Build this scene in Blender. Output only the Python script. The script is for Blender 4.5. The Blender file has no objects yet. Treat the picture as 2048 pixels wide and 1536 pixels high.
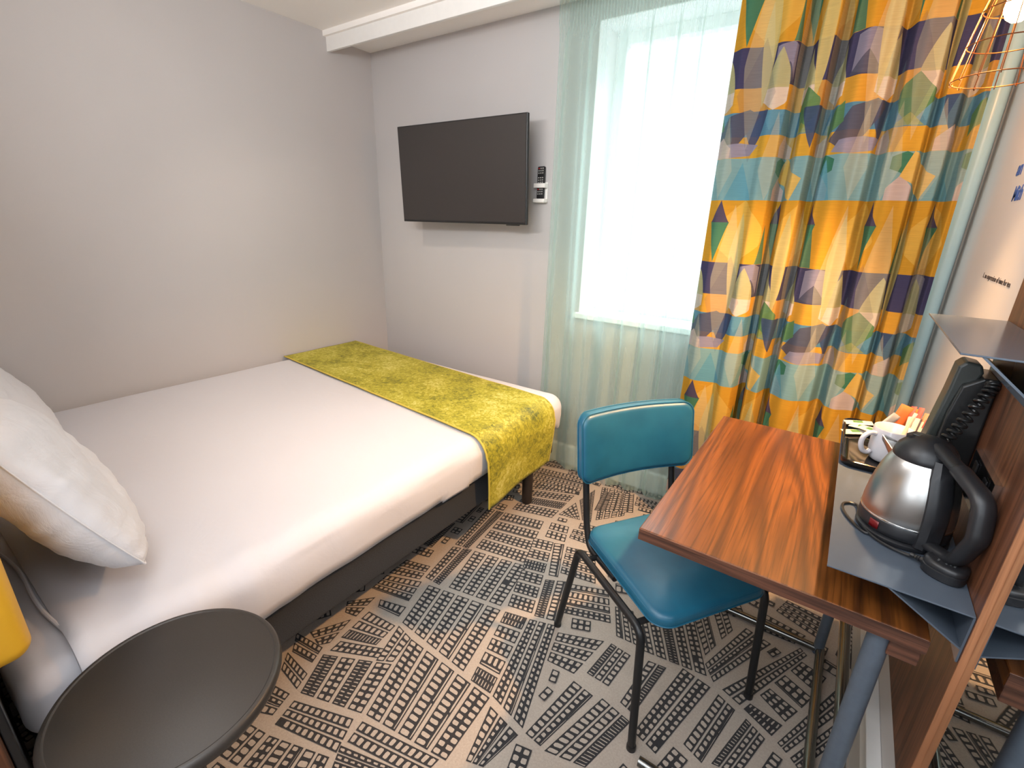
import bpy, bmesh, math, random
from mathutils import Vector, Matrix, noise
random.seed(7)
sc = bpy.context.scene
COL = sc.collection
PI = math.pi

# ------------------------------------------------------------------ helpers
class MB:
    """collects shapes for ONE mesh object"""
    def __init__(self):
        self.v, self.f, self.m = [], [], []
        self.uv = {}
    def add(self, verts, faces, mi=0):
        b = len(self.v)
        self.v += [tuple(p) for p in verts]
        for f in faces:
            self.f.append(tuple(b + i for i in f)); self.m.append(mi)
        return b
    def box(self, x0, x1, y0, y1, z0, z1, mi=0):
        V = [(x, y, z) for z in (z0, z1) for y in (y0, y1) for x in (x0, x1)]
        self.add(V, [(0,2,3,1),(4,5,7,6),(0,1,5,4),(2,6,7,3),(0,4,6,2),(1,3,7,5)], mi)
        return self
    def prism(self, prof, a0, a1, axis='y', mi=0):
        """polygon in the plane across axis, swept from a0 to a1"""
        n = len(prof)
        def P(p, a):
            return {'y': (p[0], a, p[1]), 'x': (a, p[0], p[1]), 'z': (p[0], p[1], a)}[axis]
        V = [P(p, a0) for p in prof] + [P(p, a1) for p in prof]
        F = [tuple(range(n))[::-1], tuple(range(n, 2*n))]
        F += [(i, (i+1) % n, n+(i+1) % n, n+i) for i in range(n)]
        self.add(V, F, mi); return self
    def tube(self, pts, r, seg=10, closed=False, caps=True, mi=0):
        pts = [Vector(p) for p in pts]; n = len(pts)
        rs = r if isinstance(r, (list, tuple)) else [r]*n
        T = []
        for i in range(n):
            if closed: t = pts[(i+1) % n] - pts[i-1]
            else: t = pts[min(i+1, n-1)] - pts[max(i-1, 0)]
            T.append(t.normalized())
        up = Vector((0, 0, 1)) if abs(T[0].z) < .9 else Vector((1, 0, 0))
        nrm = T[0].cross(up).normalized(); V = []
        for i in range(n):
            if i:
                q = T[i-1].rotation_difference(T[i]); nrm = q @ nrm
                nrm = (nrm - T[i]*nrm.dot(T[i])).normalized()
            bi = T[i].cross(nrm)
            for k in range(seg):
                a = 2*PI*k/seg
                V.append(pts[i] + (nrm*math.cos(a) + bi*math.sin(a))*rs[i])
        F = []
        for i in range(n if closed else n-1):
            j = (i+1) % n
            for k in range(seg):
                l = (k+1) % seg
                F.append((i*seg+k, i*seg+l, j*seg+l, j*seg+k))
        if caps and not closed:
            F.append(tuple(range(seg))[::-1]); F.append(tuple((n-1)*seg+k for k in range(seg)))
        self.add(V, F, mi); return self
    def lathe(self, prof, c=(0,0,0), seg=40, mi=0, a0=0, a1=2*PI, sx=1, sy=1):
        full = abs(a1-a0-2*PI) < 1e-6
        n = seg if full else seg+1; V = []
        for r, z in prof:
            for k in range(n):
                a = a0+(a1-a0)*k/seg
                V.append((c[0]+r*sx*math.cos(a), c[1]+r*sy*math.sin(a), c[2]+z))
        F = []
        for i in range(len(prof)-1):
            for k in range(seg):
                l = (k+1) % n
                F.append((i*n+k, i*n+l, (i+1)*n+l, (i+1)*n+k))
        if full:
            if prof[0][0] > 1e-6: F.append(tuple(range(n))[::-1])
            if prof[-1][0] > 1e-6: F.append(tuple((len(prof)-1)*n+k for k in range(n)))
        self.add(V, F, mi); return self
    def rings(self, loops, mi=0, cap0=True, cap1=True):
        n = len(loops[0]); V = [p for L in loops for p in L]; F = []
        for i in range(len(loops)-1):
            for k in range(n):
                l = (k+1) % n
                F.append((i*n+k, i*n+l, (i+1)*n+l, (i+1)*n+k))
        if cap0: F.append(tuple(range(n))[::-1])
        if cap1: F.append(tuple((len(loops)-1)*n+k for k in range(n)))
        self.add(V, F, mi); return self
    def grid(self, fn, nu, nv, mi=0, flip=False):
        V = [fn(i/nu, j/nv) for j in range(nv+1) for i in range(nu+1)]
        F = []
        for j in range(nv):
            for i in range(nu):
                a = j*(nu+1)+i; q = (a, a+1, a+nu+2, a+nu+1)
                F.append(q[::-1] if flip else q)
        self.add(V, F, mi); return self
    def map(self, fn):
        self.v = [tuple(fn(Vector(p))) for p in self.v]; return self
    def build(self, name, mats, parent=None, smooth=35, bevel=0, seg=2, weld=True, sub=0):
        me = bpy.data.meshes.new(name)
        me.from_pydata(self.v, [], self.f)
        if not isinstance(mats, (list, tuple)): mats = [mats]
        for m in mats: me.materials.append(m)
        me.polygons.foreach_set('material_index', self.m)
        if weld:
            bm = bmesh.new(); bm.from_mesh(me)
            bmesh.ops.remove_doubles(bm, verts=bm.verts, dist=1e-6)
            bmesh.ops.recalc_face_normals(bm, faces=bm.faces)
            bm.to_mesh(me); bm.free()
        if smooth:
            me.polygons.foreach_set('use_smooth', [True]*len(me.polygons))
            try: me.set_sharp_from_angle(angle=math.radians(smooth))
            except Exception: pass
        me.update()
        o = bpy.data.objects.new(name, me); COL.objects.link(o)
        if parent is not None:
            o.parent = parent
            if parent.get('_w'): o.location = -parent.location
            elif parent.parent is not None: pass
        if bevel:
            b = o.modifiers.new('bevel', 'BEVEL'); b.width = bevel; b.segments = seg; b.limit_method = 'ANGLE'
            b.angle_limit = math.radians(40); b.harden_normals = False
        if sub:
            s = o.modifiers.new('sub', 'SUBSURF'); s.levels = sub; s.render_levels = sub
        return o

def tag(o, label, cat, group=None, kind=None):
    o['label'] = label; o['category'] = cat
    if group: o['group'] = group
    if kind: o['kind'] = kind
    return o

def thing(name, label, cat, loc=(0,0,0), rotz=0, group=None, world=True):
    """an Empty at the thing's base; world=True: its parts are written in room coordinates"""
    o = bpy.data.objects.new(name, None); COL.objects.link(o)
    o.empty_display_size = .05
    o.location = loc; o.rotation_euler = (0, 0, rotz)
    if world: o['_w'] = 1
    return tag(o, label, cat, group)

def struct(o):
    o['kind'] = 'structure'; return o

def copy_tree(o, parent=None):
    c = o.copy(); COL.objects.link(c)
    if parent is not None: c.parent = parent
    for ch in list(o.children): copy_tree(ch, c)
    return c

def arc(cx, cy, r, a0, a1, n):
    return [(cx+r*math.cos(a0+(a1-a0)*i/n), cy+r*math.sin(a0+(a1-a0)*i/n)) for i in range(n+1)]

def rrect(hx, hy, r, n=6, cx=0, cy=0):
    r = min(r, hx-1e-4, hy-1e-4)
    P = []
    for sx, sy, a in ((1,1,0),(-1,1,PI/2),(-1,-1,PI),(1,-1,1.5*PI)):
        P += arc(cx+sx*(hx-r), cy+sy*(hy-r), r, a, a+PI/2, n)
    return P

def dense(P, step=.02):
    out = []
    for i in range(len(P)):
        a, b = Vector((*P[i], 0)), Vector((*P[(i+1) % len(P)], 0)); n = max(1, int((b-a).length/step))
        for k in range(n):
            q = a+(b-a)*k/n; out.append((q.x, q.y))
    return out

def fillet(pts, r, n=6):
    """round the corners of a poly-line"""
    pts = [Vector(p) for p in pts]; out = [pts[0]]
    for i in range(1, len(pts)-1):
        a, b, c = pts[i-1], pts[i], pts[i+1]
        u = (a-b).normalized(); w = (c-b).normalized()
        ang = u.angle(w)
        d = min(r/math.tan(ang/2), (a-b).length*.49, (c-b).length*.49)
        p, q = b+u*d, b+w*d
        for k in range(n+1):
            t = k/n
            out.append(p*(1-t)**2 + b*2*t*(1-t) + q*t*t)
    out.append(pts[-1]); return out

def rbox(x0, x1, y0, y1, z0, z1, r, step, disp=None, open_bottom=False):
    """rounded box as a dense shell; disp(Vector, normal) -> Vector moves the points"""
    mb = MB()
    def axis(a, b):
        n = max(2, int(round((b-a-2*r)/step)))
        k = 6
        L = [a+r-r*math.cos(PI/2*i/k)*1.0 for i in range(k)]
        # even in angle near the edges
        L = [a+r*(1-math.cos(PI/2*i/k)) if False else a+r*i/k for i in range(k)]
        L += [a+r+(b-a-2*r)*i/n for i in range(n+1)]
        L += [b-r+r*(i+1)/k for i in range(k)]
        return L
    X, Y, Z = axis(x0, x1), axis(y0, y1), axis(z0, z1)
    def fix(p):
        c = Vector((min(max(p[0], x0+r), x1-r), min(max(p[1], y0+r), y1-r), min(max(p[2], z0+r), z1-r)))
        d = Vector(p)-c
        if d.length < 1e-9: return Vector(p), Vector((0,0,1))
        n = d.normalized()
        q = c+n*r
        if disp: q = disp(q, n)
        return q, n
    def face(A, B, mk):
        V = [fix(mk(a, b))[0] for b in B for a in A]; nu = len(A); F = []
        for j in range(len(B)-1):
            for i in range(nu-1):
                a = j*nu+i; F.append((a, a+1, a+nu+1, a+nu))
        mb.add(V, F)
    face(X, Y, lambda a, b: (a, b, z1))
    if not open_bottom: face(X, Y, lambda a, b: (a, b, z0))
    face(X, Z, lambda a, b: (a, y0, b)); face(X, Z, lambda a, b: (a, y1, b))
    face(Y, Z, lambda a, b: (x0, a, b)); face(Y, Z, lambda a, b: (x1, a, b))
    return mb

# ------------------------------------------------------------------ materials
class NT:
    def __init__(self, name):
        self.mat = bpy.data.materials.new(name); self.mat.use_nodes = True
        self.t = self.mat.node_tree; self.n = self.t.nodes; self.l = self.t.links
        self.b = self.n['Principled BSDF']; self.out = self.n['Material Output']
    def node(self, typ, **kw):
        x = self.n.new(typ)
        for k, v in kw.items(): setattr(x, k, v)
        return x
    def link(self, a, b): self.l.new(a, b)
    def put(self, sock, v):
        if hasattr(v, 'is_linked') or hasattr(v, 'links'): self.l.new(v, sock)
        else: sock.default_value = v
    def m(self, op, a, b=0.0, c=0.0):
        x = self.n.new('ShaderNodeMath'); x.operation = op
        self.put(x.inputs[0], a); self.put(x.inputs[1], b)
        if op in ('MULTIPLY_ADD', 'WRAP', 'SMOOTH_MIN'): self.put(x.inputs[2], c)
        return x.outputs[0]
    def mix(self, fac, a, b, blend='MIX'):
        x = self.n.new('ShaderNodeMix'); x.data_type = 'RGBA'; x.blend_type = blend
        self.put(x.inputs[0], fac)
        for s, v in ((x.inputs[6], a), (x.inputs[7], b)):
            if isinstance(v, (tuple, list)): s.default_value = (*v[:3], 1)
            else: self.l.new(v, s)
        return x.outputs[2]
    def coords(self, kind='Object', scale=(1,1,1), rot=(0,0,0)):
        tc = self.n.new('ShaderNodeTexCoord'); mp = self.n.new('ShaderNodeMapping')
        mp.inputs['Scale'].default_value = scale; mp.inputs['Rotation'].default_value = rot
        self.l.new(tc.outputs[kind], mp.inputs[0]); return mp.outputs[0]
    def noise(self, vec, scale=5, detail=4, rough=.55, dist=0):
        x = self.n.new('ShaderNodeTexNoise'); self.l.new(vec, x.inputs['Vector'])
        x.inputs['Scale'].default_value = scale; x.inputs['Detail'].default_value = detail
        x.inputs['Roughness'].default_value = rough; x.inputs['Distortion'].default_value = dist
        return x.outputs['Fac']
    def ramp(self, fac, stops, interp='LINEAR'):
        x = self.n.new('ShaderNodeValToRGB'); x.color_ramp.interpolation = interp
        e = x.color_ramp.elements
        while len(e) < len(stops): e.new(.5)
        for i, (p, c) in enumerate(stops): e[i].position = p; e[i].color = (*c[:3], 1)
        self.put(x.inputs[0], fac); return x.outputs[0]
    def bump(self, h, strength=.2, dist=.01):
        x = self.n.new('ShaderNodeBump'); x.inputs['Strength'].default_value = strength
        x.inputs['Distance'].default_value = dist; self.l.new(h, x.inputs['Height'])
        self.l.new(x.outputs[0], self.b.inputs['Normal']); return x
    def set(self, **kw):
        for k, v in kw.items():
            s = self.b.inputs[k.replace('_', ' ')]
            if isinstance(v, (tuple, list)): s.default_value = (*v[:3], 1)
            elif isinstance(v, (int, float)): s.default_value = v
            else: self.l.new(v, s)
        return self

def srgb(r, g, b):
    f = lambda c: (c/255/12.92) if c/255 <= .04045 else ((c/255+.055)/1.055)**2.4
    return (f(r), f(g), f(b))

def plain(name, col, rough=.5, metal=0, var=.06, nscale=30, bump=0, bscale=200, **kw):
    t = NT(name); v = t.coords()
    n = t.noise(v, nscale, 3)
    c = t.ramp(n, [(.25, tuple(x*(1-var) for x in col)), (.75, tuple(min(1, x*(1+var)) for x in col))])
    t.set(Base_Color=c, Roughness=rough, Metallic=metal, **kw)
    if bump: t.bump(t.noise(v, bscale, 3), bump, .002)
    return t.mat
# ------------------------------------------------------------------ palette
M = {}
def wallmat(name, col, rough=.75):
    t = NT(name); v = t.coords()
    n = t.noise(v, 1.1, 3); c = t.ramp(n, [(.3, tuple(x*.97 for x in col)), (.7, tuple(x*1.03 for x in col))])
    t.set(Base_Color=c, Roughness=rough); t.bump(t.noise(v, 260, 3), .08, .002); return t.mat
M['wall'] = wallmat('warm_grey_paint', (.495, .475, .472))
M['wall_r'] = wallmat('pale_pink_paint', (.62, .59, .575), .6)
M['white'] = wallmat('ceiling_white', (.90, .87, .84))
M['trimw'] = plain('white_gloss_trim', (.80, .79, .77), .35, var=.02)
M['skirt'] = plain('skirting_stone_grey', (.50, .48, .45), .5, var=.03)

# bed linen
t = NT('white_cotton'); v = t.coords()
t.set(Base_Color=(.56, .555, .59), Roughness=.85, Sheen_Weight=.15)
t.bump(t.noise(v, 7, 5, .5, .6), .15, .02); M['cotton'] = t.mat
t = NT('white_pillow_cotton'); v = t.coords()
t.set(Base_Color=(.70, .70, .73), Roughness=.85, Sheen_Weight=.15)
t.bump(t.noise(v, 10, 5, .55, .9), .34, .02); M['pillow'] = t.mat
t = NT('charcoal_bed_fabric'); v = t.coords()
n = t.noise(v, 420, 2)
t.set(Base_Color=t.ramp(n, [(.3, (.014, .016, .020)), (.7, (.040, .044, .052))]), Roughness=.9)
t.bump(n, .3, .001); M['bedbase'] = t.mat
M['blackwood'] = plain('dark_brown_leg', (.022, .016, .013), .4)
t = NT('chartreuse_crushed_velvet'); v = t.coords()
n1 = t.noise(v, 5, 5, .6, .5); n2 = t.noise(v, 55, 6, .72, .9)
mixn = t.m('ADD', t.m('MULTIPLY', n1, .42), t.m('MULTIPLY', n2, .62))
t.set(Base_Color=t.ramp(mixn, [(.38, (.075, .085, .004)), (.47, (.245, .225, .007)), (.545, (.38, .335, .016)), (.66, (.60, .56, .16))]),
      Roughness=.65, Sheen_Weight=.12, Sheen_Tint=(.9, .9, .3))
t.bump(n2, .22, .003); M['velvet'] = t.mat
M['gold'] = plain('mustard_piping', (.55, .42, .06), .6)
t = NT('mustard_upholstery'); v = t.coords()
t.set(Base_Color=(.86, .45, .025), Roughness=.5); t.bump(t.noise(v, 300, 2), .05, .001); M['mustard'] = t.mat

# wood : rings stretched along one axis
def woodmat(name, axis, dark, mid, light, scale=1.0, rough=.35, coat=.3, fine=1.0):
    t = NT(name)
    sc3 = {'x': (.35, 5, 5), 'y': (5, .35, 5), 'z': (5, 5, .35)}[axis]
    v = t.coords('Object', tuple(s*scale for s in sc3))
    n = t.noise(v, 1.0, 2.5, .5, .35)
    rings = t.m('FRACT', t.m('MULTIPLY', n, 13.0))
    tri = t.m('ABSOLUTE', t.m('SUBTRACT', rings, .5))
    ring = t.ramp(tri, [(.0, dark), (.14, tuple(.5*(a+b) for a, b in zip(dark, mid))), (.24, mid), (.36, light), (.5, mid)])
    sc4 = {'x': (3, 160, 160), 'y': (160, 3, 160), 'z': (160, 160, 3)}[axis]
    v2 = t.coords('Object', sc4); f = t.noise(v2, 1.0, 3, .6)
    pores = t.ramp(f, [(.36, tuple(c*.55 for c in dark)), (.52, (1, 1, 1))])
    c = t.mix(.75*fine, ring, pores, 'MULTIPLY')
    v3 = t.coords('Object', tuple(s*.9 for s in sc3)); g = t.noise(v3, .6, 2)
    c = t.mix(t.m('MULTIPLY', g, .5), c, light)
    t.set(Base_Color=c, Roughness=rough, Coat_Weight=coat, Coat_Roughness=.22)
    t.bump(t.m('ADD', f, t.m('MULTIPLY', tri, .8)), .14, .002); return t.mat
M['deskwood'] = woodmat('orange_brown_ash', 'y', (.030, .009, .004), (.115, .035, .006), (.175, .055, .010), .8, .36, .28)
M['deskend'] = woodmat('brown_ash_edge', 'x', (.055, .020, .011), (.095, .035, .019), (.125, .047, .025), 1.6, .5, .1)
M['panelwood'] = woodmat('dark_walnut_panel', 'z', (.065, .022, .010), (.125, .045, .020), (.19, .072, .032), 1.1, .42, .2)
M['edgewood'] = woodmat('walnut_edge_lit', 'z', (.20, .075, .03), (.33, .13, .055), (.42, .18, .08), 1.5, .45, .1)  # panel walnut made paler: light on its near edge put into the colour
M['slate'] = plain('slate_blue_powder_coat', (.085, .105, .135), .17, 0, var=.02, Specular_IOR_Level=.22)
M['slateleg'] = plain('slate_blue_leg_paint', (.10, .125, .16), .42, .2, var=.08, nscale=60)
M['chrome'] = plain('dark_chrome_tube', (.20, .20, .19), .18, .9, var=.03)
M['mirror'] = plain('mirror_silver', (.80, .83, .84), .015, 1.0, var=0)
M['blacktop'] = plain('dark_bronze_lacquer', (.036, .031, .027), .40, .1, var=.12, nscale=350, bump=.05, bscale=500)
M['blackmetal'] = plain('black_tube_metal', (.018, .018, .019), .38, .3)
t = NT('teal_leatherette'); v = t.coords()
n = t.noise(v, 420, 3, .6)
t.set(Base_Color=t.ramp(t.noise(v, 7, 3), [(.3, (.009, .092, .165)), (.7, (.014, .124, .205))]), Roughness=.40, Coat_Weight=.12, Coat_Roughness=.3)
t.bump(n, .12, .0008); M['teal'] = t.mat
M['tvscreen'] = plain('matte_tv_screen', (.030, .026, .025), .42, var=.03)
M['tvcase'] = plain('tv_casing', (.012, .012, .013), .35)
M['black'] = plain('black_plastic', (.012, .012, .013), .35, var=.1)
M['blacksoft'] = plain('charcoal_kettle_plastic', (.014, .0145, .017), .40, var=.06)
M['gloss'] = plain('black_gloss_tray', (.006, .006, .007), .08, var=.02, Specular_IOR_Level=.35)
M['phone'] = plain('black_phone_plastic', (.014, .015, .016), .30)
M['markgrey'] = plain('plug_mark_grey', (.10, .105, .11), .5)
M['phonegrey'] = plain('dark_grey_phone_plastic', (.035, .042, .04), .34)
M['china'] = plain('white_glazed_china', (.60, .60, .64), .12, var=.01, Coat_Weight=.3)
t = NT('brushed_steel'); v = t.coords('Object', (6, 6, 900))
t.set(Base_Color=(.50, .485, .465), Metallic=1.0, Roughness=.30, Anisotropic=.6)
t.bump(t.noise(v, 1, 2), .05, .0006); M['steel'] = t.mat
M['silver'] = plain('polished_silver', (.75, .75, .74), .15, 1.0, var=0)
M['redlens'] = plain('red_switch_lens', (.13, .004, .006), .2)
M['copper'] = plain('copper_wire', (.22, .095, .042), .35, .9, var=.05)
M['copperdark'] = plain('dark_copper_wire', (.14, .07, .045), .35, .8)
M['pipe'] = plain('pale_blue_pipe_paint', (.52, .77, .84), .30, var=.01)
M['remote'] = plain('remote_black', (.012, .011, .012), .45)
M['key'] = plain('remote_key_grey', (.40, .38, .36), .5)
M['keyred'] = plain('remote_key_red', (.45, .03, .03), .5)
M['bracket'] = plain('white_holder_plastic', (.85, .82, .78), .4, var=.01)
M['blueink'] = plain('blue_lettering', (.035, .10, .36), .6, var=0)
M['darkink'] = plain('dark_lettering', (.055, .045, .045), .6, var=0)
M['pvc'] = plain('white_window_frame', (.93, .94, .95), .35, var=.01)
M['stone'] = plain('grey_brick_outside', (.75, .76, .80), .8)

# glass
t = NT('window_glass'); gl = t.node('ShaderNodeBsdfGlass'); tr = t.node('ShaderNodeBsdfTransparent')
gl.inputs['Roughness'].default_value = 0; gl.inputs['IOR'].default_value = 1.45
ms = t.node('ShaderNodeMixShader'); ms.inputs[0].default_value = .08
t.link(tr.outputs[0], ms.inputs[1]); t.link(gl.outputs[0], ms.inputs[2]); t.link(ms.outputs[0], t.out.inputs[0]); M['glass'] = t.mat

# sheer voile: thin weave, denser seen edge-on
t = NT('aqua_voile')
lw = t.node('ShaderNodeLayerWeight'); lw.inputs['Blend'].default_value = .42
tr = t.node('ShaderNodeBsdfTransparent'); tr.inputs[0].default_value = (.90, .97, .955, 1)
tl = t.node('ShaderNodeBsdfTranslucent'); tl.inputs[0].default_value = (.58, .76, .73, 1)
df = t.node('ShaderNodeBsdfDiffuse'); df.inputs[0].default_value = (.46, .60, .53, 1)
m1 = t.node('ShaderNodeMixShader'); m1.inputs[0].default_value = .60
t.link(tl.outputs[0], m1.inputs[1]); t.link(df.outputs[0], m1.inputs[2])
m2 = t.node('ShaderNodeMixShader')
t.link(t.m('MULTIPLY_ADD', lw.outputs['Facing'], .62, .30), m2.inputs[0])
t.link(tr.outputs[0], m2.inputs[1]); t.link(m1.outputs[0], m2.inputs[2]); t.link(m2.outputs[0], t.out.inputs[0]); M['voile'] = t.mat

# lit bulb glass
t = NT('lit_bulb'); e = t.node('ShaderNodeEmission'); e.inputs[0].default_value = (1, .45, .13, 1); e.inputs[1].default_value = 240
t.link(e.outputs[0], t.out.inputs[0]); M['bulb'] = t.mat

# carpet
def carpetmat(name, col, dark):
    t = NT(name); v = t.coords(); n = t.noise(v, 700, 2, .7); n2 = t.noise(v, 170, 3, .7)
    c = t.ramp(t.m('ADD', t.m('MULTIPLY', n, .55), t.m('MULTIPLY', n2, .45)), [(.32, dark), (.68, col)])
    t.set(Base_Color=c, Roughness=.95, Sheen_Weight=.2); t.bump(n, .5, .002); return t.mat
M['cbeige'] = carpetmat('beige_carpet_pile', (.48, .41, .35), (.30, .255, .215))
M['cblack'] = carpetmat('black_carpet_pile', (.030, .028, .032), (.008, .008, .009))

# patterned curtain : rows of colour with lens, diamond and triangle overlays, laid out in cloth metres
t = NT('geometric_print_cloth')
uvn = t.node('ShaderNodeUVMap'); uvn.uv_map = 'cloth'
sep = t.node('ShaderNodeSeparateXYZ'); t.link(uvn.outputs[0], sep.inputs[0])
U_, Z_ = sep.outputs[0], sep.outputs[1]
REP = .740
vv = t.m('FRACT', t.m('DIVIDE', t.m('SUBTRACT', 1.496+REP*3, Z_), REP))     # 0 at the top of the tall yellow row
YEL, NAV, BLU, LBL = (0.488, 0.244, 0.022), (0.044, 0.041, 0.092), (0.074, 0.185, 0.266), (0.163, 0.289, 0.303)
GRN, DGR, PAL, PNK, SLA, LIL, OLV = (0.081, 0.178, 0.067), (0.037, 0.148, 0.089), (0.459, 0.370, 0.141), (0.459, 0.348, 0.318), (0.063, 0.063, 0.096), (0.222, 0.207, 0.281), (0.252, 0.266, 0.059)
base = t.ramp(vv, [(0, YEL), (.315, NAV), (.485, (0.503, 0.252, 0.030)), (.59, BLU), (.70, (0.488, 0.266, 0.030)), (.80, LBL)], 'CONSTANT')
def lens(c, P, off, vc, hu, hd, w, col, alpha=1.0, pw=1.0, skew=0.0):
    """mask of a lens/diamond: |du| < w*(1-(|dv|/h)^pw), repeated every P metres"""
    dv = t.m('SUBTRACT', vv, vc)
    us = t.m('ADD', U_, t.m('MULTIPLY', dv, skew)) if skew else U_
    du = t.m('MULTIPLY', t.m('ABSOLUTE', t.m('SUBTRACT', t.m('FRACT', t.m('ADD', t.m('DIVIDE', us, P), off)), .5)), P)
    up = t.m('DIVIDE', t.m('MAXIMUM', t.m('MULTIPLY', dv, -1), 0), hu) if hu else t.m('MULTIPLY', t.m('LESS_THAN', dv, 0), 9)
    dn = t.m('DIVIDE', t.m('MAXIMUM', dv, 0), hd) if hd else t.m('MULTIPLY', t.m('GREATER_THAN', dv, 0), 9)
    s = t.m('MAXIMUM', up, dn)
    if pw != 1 and pw < 1.9: s = t.m('POWER', s, pw)
    lim = t.m('MULTIPLY', t.m('SUBTRACT', 1, s), w)
    if pw >= 1.9:                                   # straight-sided block with cut corners
        lim = t.m('MINIMUM', t.m('MULTIPLY', lim, pw*.62), w)
        lim = t.m('MULTIPLY', lim, t.m('LESS_THAN', s, 1))
    k = t.m('LESS_THAN', du, lim)
    return t.mix(t.m('MULTIPLY', k, alpha) if alpha < 1 else k, c, col)
c = base
c = lens(c, .37, .10, .18, .18, .14, .11, (.60, .38, .08), .55, 1.4)            # paler ghosts in the tall yellow row
c = lens(c, .30, .30, .11, .11, 0, .040, NAV, .95, .75)                         # half diamonds: navy head
c = lens(c, .30, .30, .11, 0, .205, .040, DGR, .97, .85)                        # ... green foot
c = lens(c, .42, .86, .315, .20, .0, .034, DGR, .9)
c = lens(c, .52, .05, .40, .085, .085, .050, LIL, .8, 9.0)                      # lilac blocks in the navy row
c = lens(c, .52, .05, .485, .09, .0, .060, SLA, .9)
c = lens(c, .215, .55, .50, .165, .0, .052, (.35, .33, .17), .95, 1.5)          # leaf points
c = lens(c, .215, .55, .50, .0, .095, .052, (.52, .44, .37), .93, 4.0)
c = lens(c, .215, .55, .595, .0, .09, .040, (.10, .24, .32), .6)
c = lens(c, .33, .05, .28, .22, .30, .030, PAL, .9, 1.4)                        # long pale lenses over three rows
c = lens(c, .57, .72, .585, .085, .115, .062, GRN, .95, 2.0)                    # green lozenge
c = lens(c, .57, .72, .70, .05, .0, .050, OLV, .7)
c = lens(c, .36, .12, .59, 0, .18, .050, (.035, .055, .115), .93, 1.4)          # slate drops
c = lens(c, .71, .42, .675, .095, .095, .060, SLA, .93, 5.0, .55)               # slanted slate block
c = lens(c, .71, .57, .665, .085, .085, .060, GRN, .95, 1.0, .55)
c = lens(c, .71, .40, .765, .035, .035, .075, LIL, .95, 5.0, .55)
c = lens(c, .30, .45, .80, .10, .0, .045, PNK, .9, 3.0)
c = lens(c, .36, .62, .845, .045, .045, .042, DGR, .97, 3.5)                    # green hexagons
c = lens(c, .36, .62, 1.0, .11, .0, .040, PNK, .92, 3.0)
c = lens(c, .71, .93, .90, .10, .10, .085, (.56, .35, .08), .95, 1.0, -.55)     # slanted gold and blue triangles
c = lens(c, .57, .30, 1.0, .18, .0, .050, (.09, .25, .32), .85)
# see-through facets laid over everything
c = lens(c, .23, .00, .40, .38, .36, .050, (.55, .52, .36), .24, 1.3)
c = lens(c, .31, .50, .72, .28, .27, .060, (.16, .29, .30), .24, 1.2)
c = lens(c, .19, .30, .86, .26, .14, .040, (.52, .46, .30), .24)
c = lens(c, .43, .20, .52, .24, .30, .075, (.06, .06, .11), .24)
wv = t.node('ShaderNodeMapping'); wv.inputs['Scale'].default_value = (14, 900, 1); t.link(uvn.outputs[0], wv.inputs[0])
weave = t.noise(wv.outputs[0], 1.0, 3, .6)
c = t.mix(.55, c, t.ramp(weave, [(.30, (.50, .54, .58)), (.70, (.96, .96, .92))]), 'MULTIPLY')
t.set(Base_Color=c, Roughness=.9, Specular_IOR_Level=.15); t.bump(weave, .08, .001)
tl = t.node('ShaderNodeBsdfTranslucent'); t.link(c, tl.inputs[0])
ms = t.node('ShaderNodeMixShader'); ms.inputs[0].default_value = .14
t.link(t.b.outputs[0], ms.inputs[1]); t.link(tl.outputs[0], ms.inputs[2]); t.link(ms.outputs[0], t.out.inputs[0]); M['print'] = t.mat

# ------------------------------------------------------------------ the room shell
W, H, YF = 3.08, 2.40, -3.40
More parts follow.
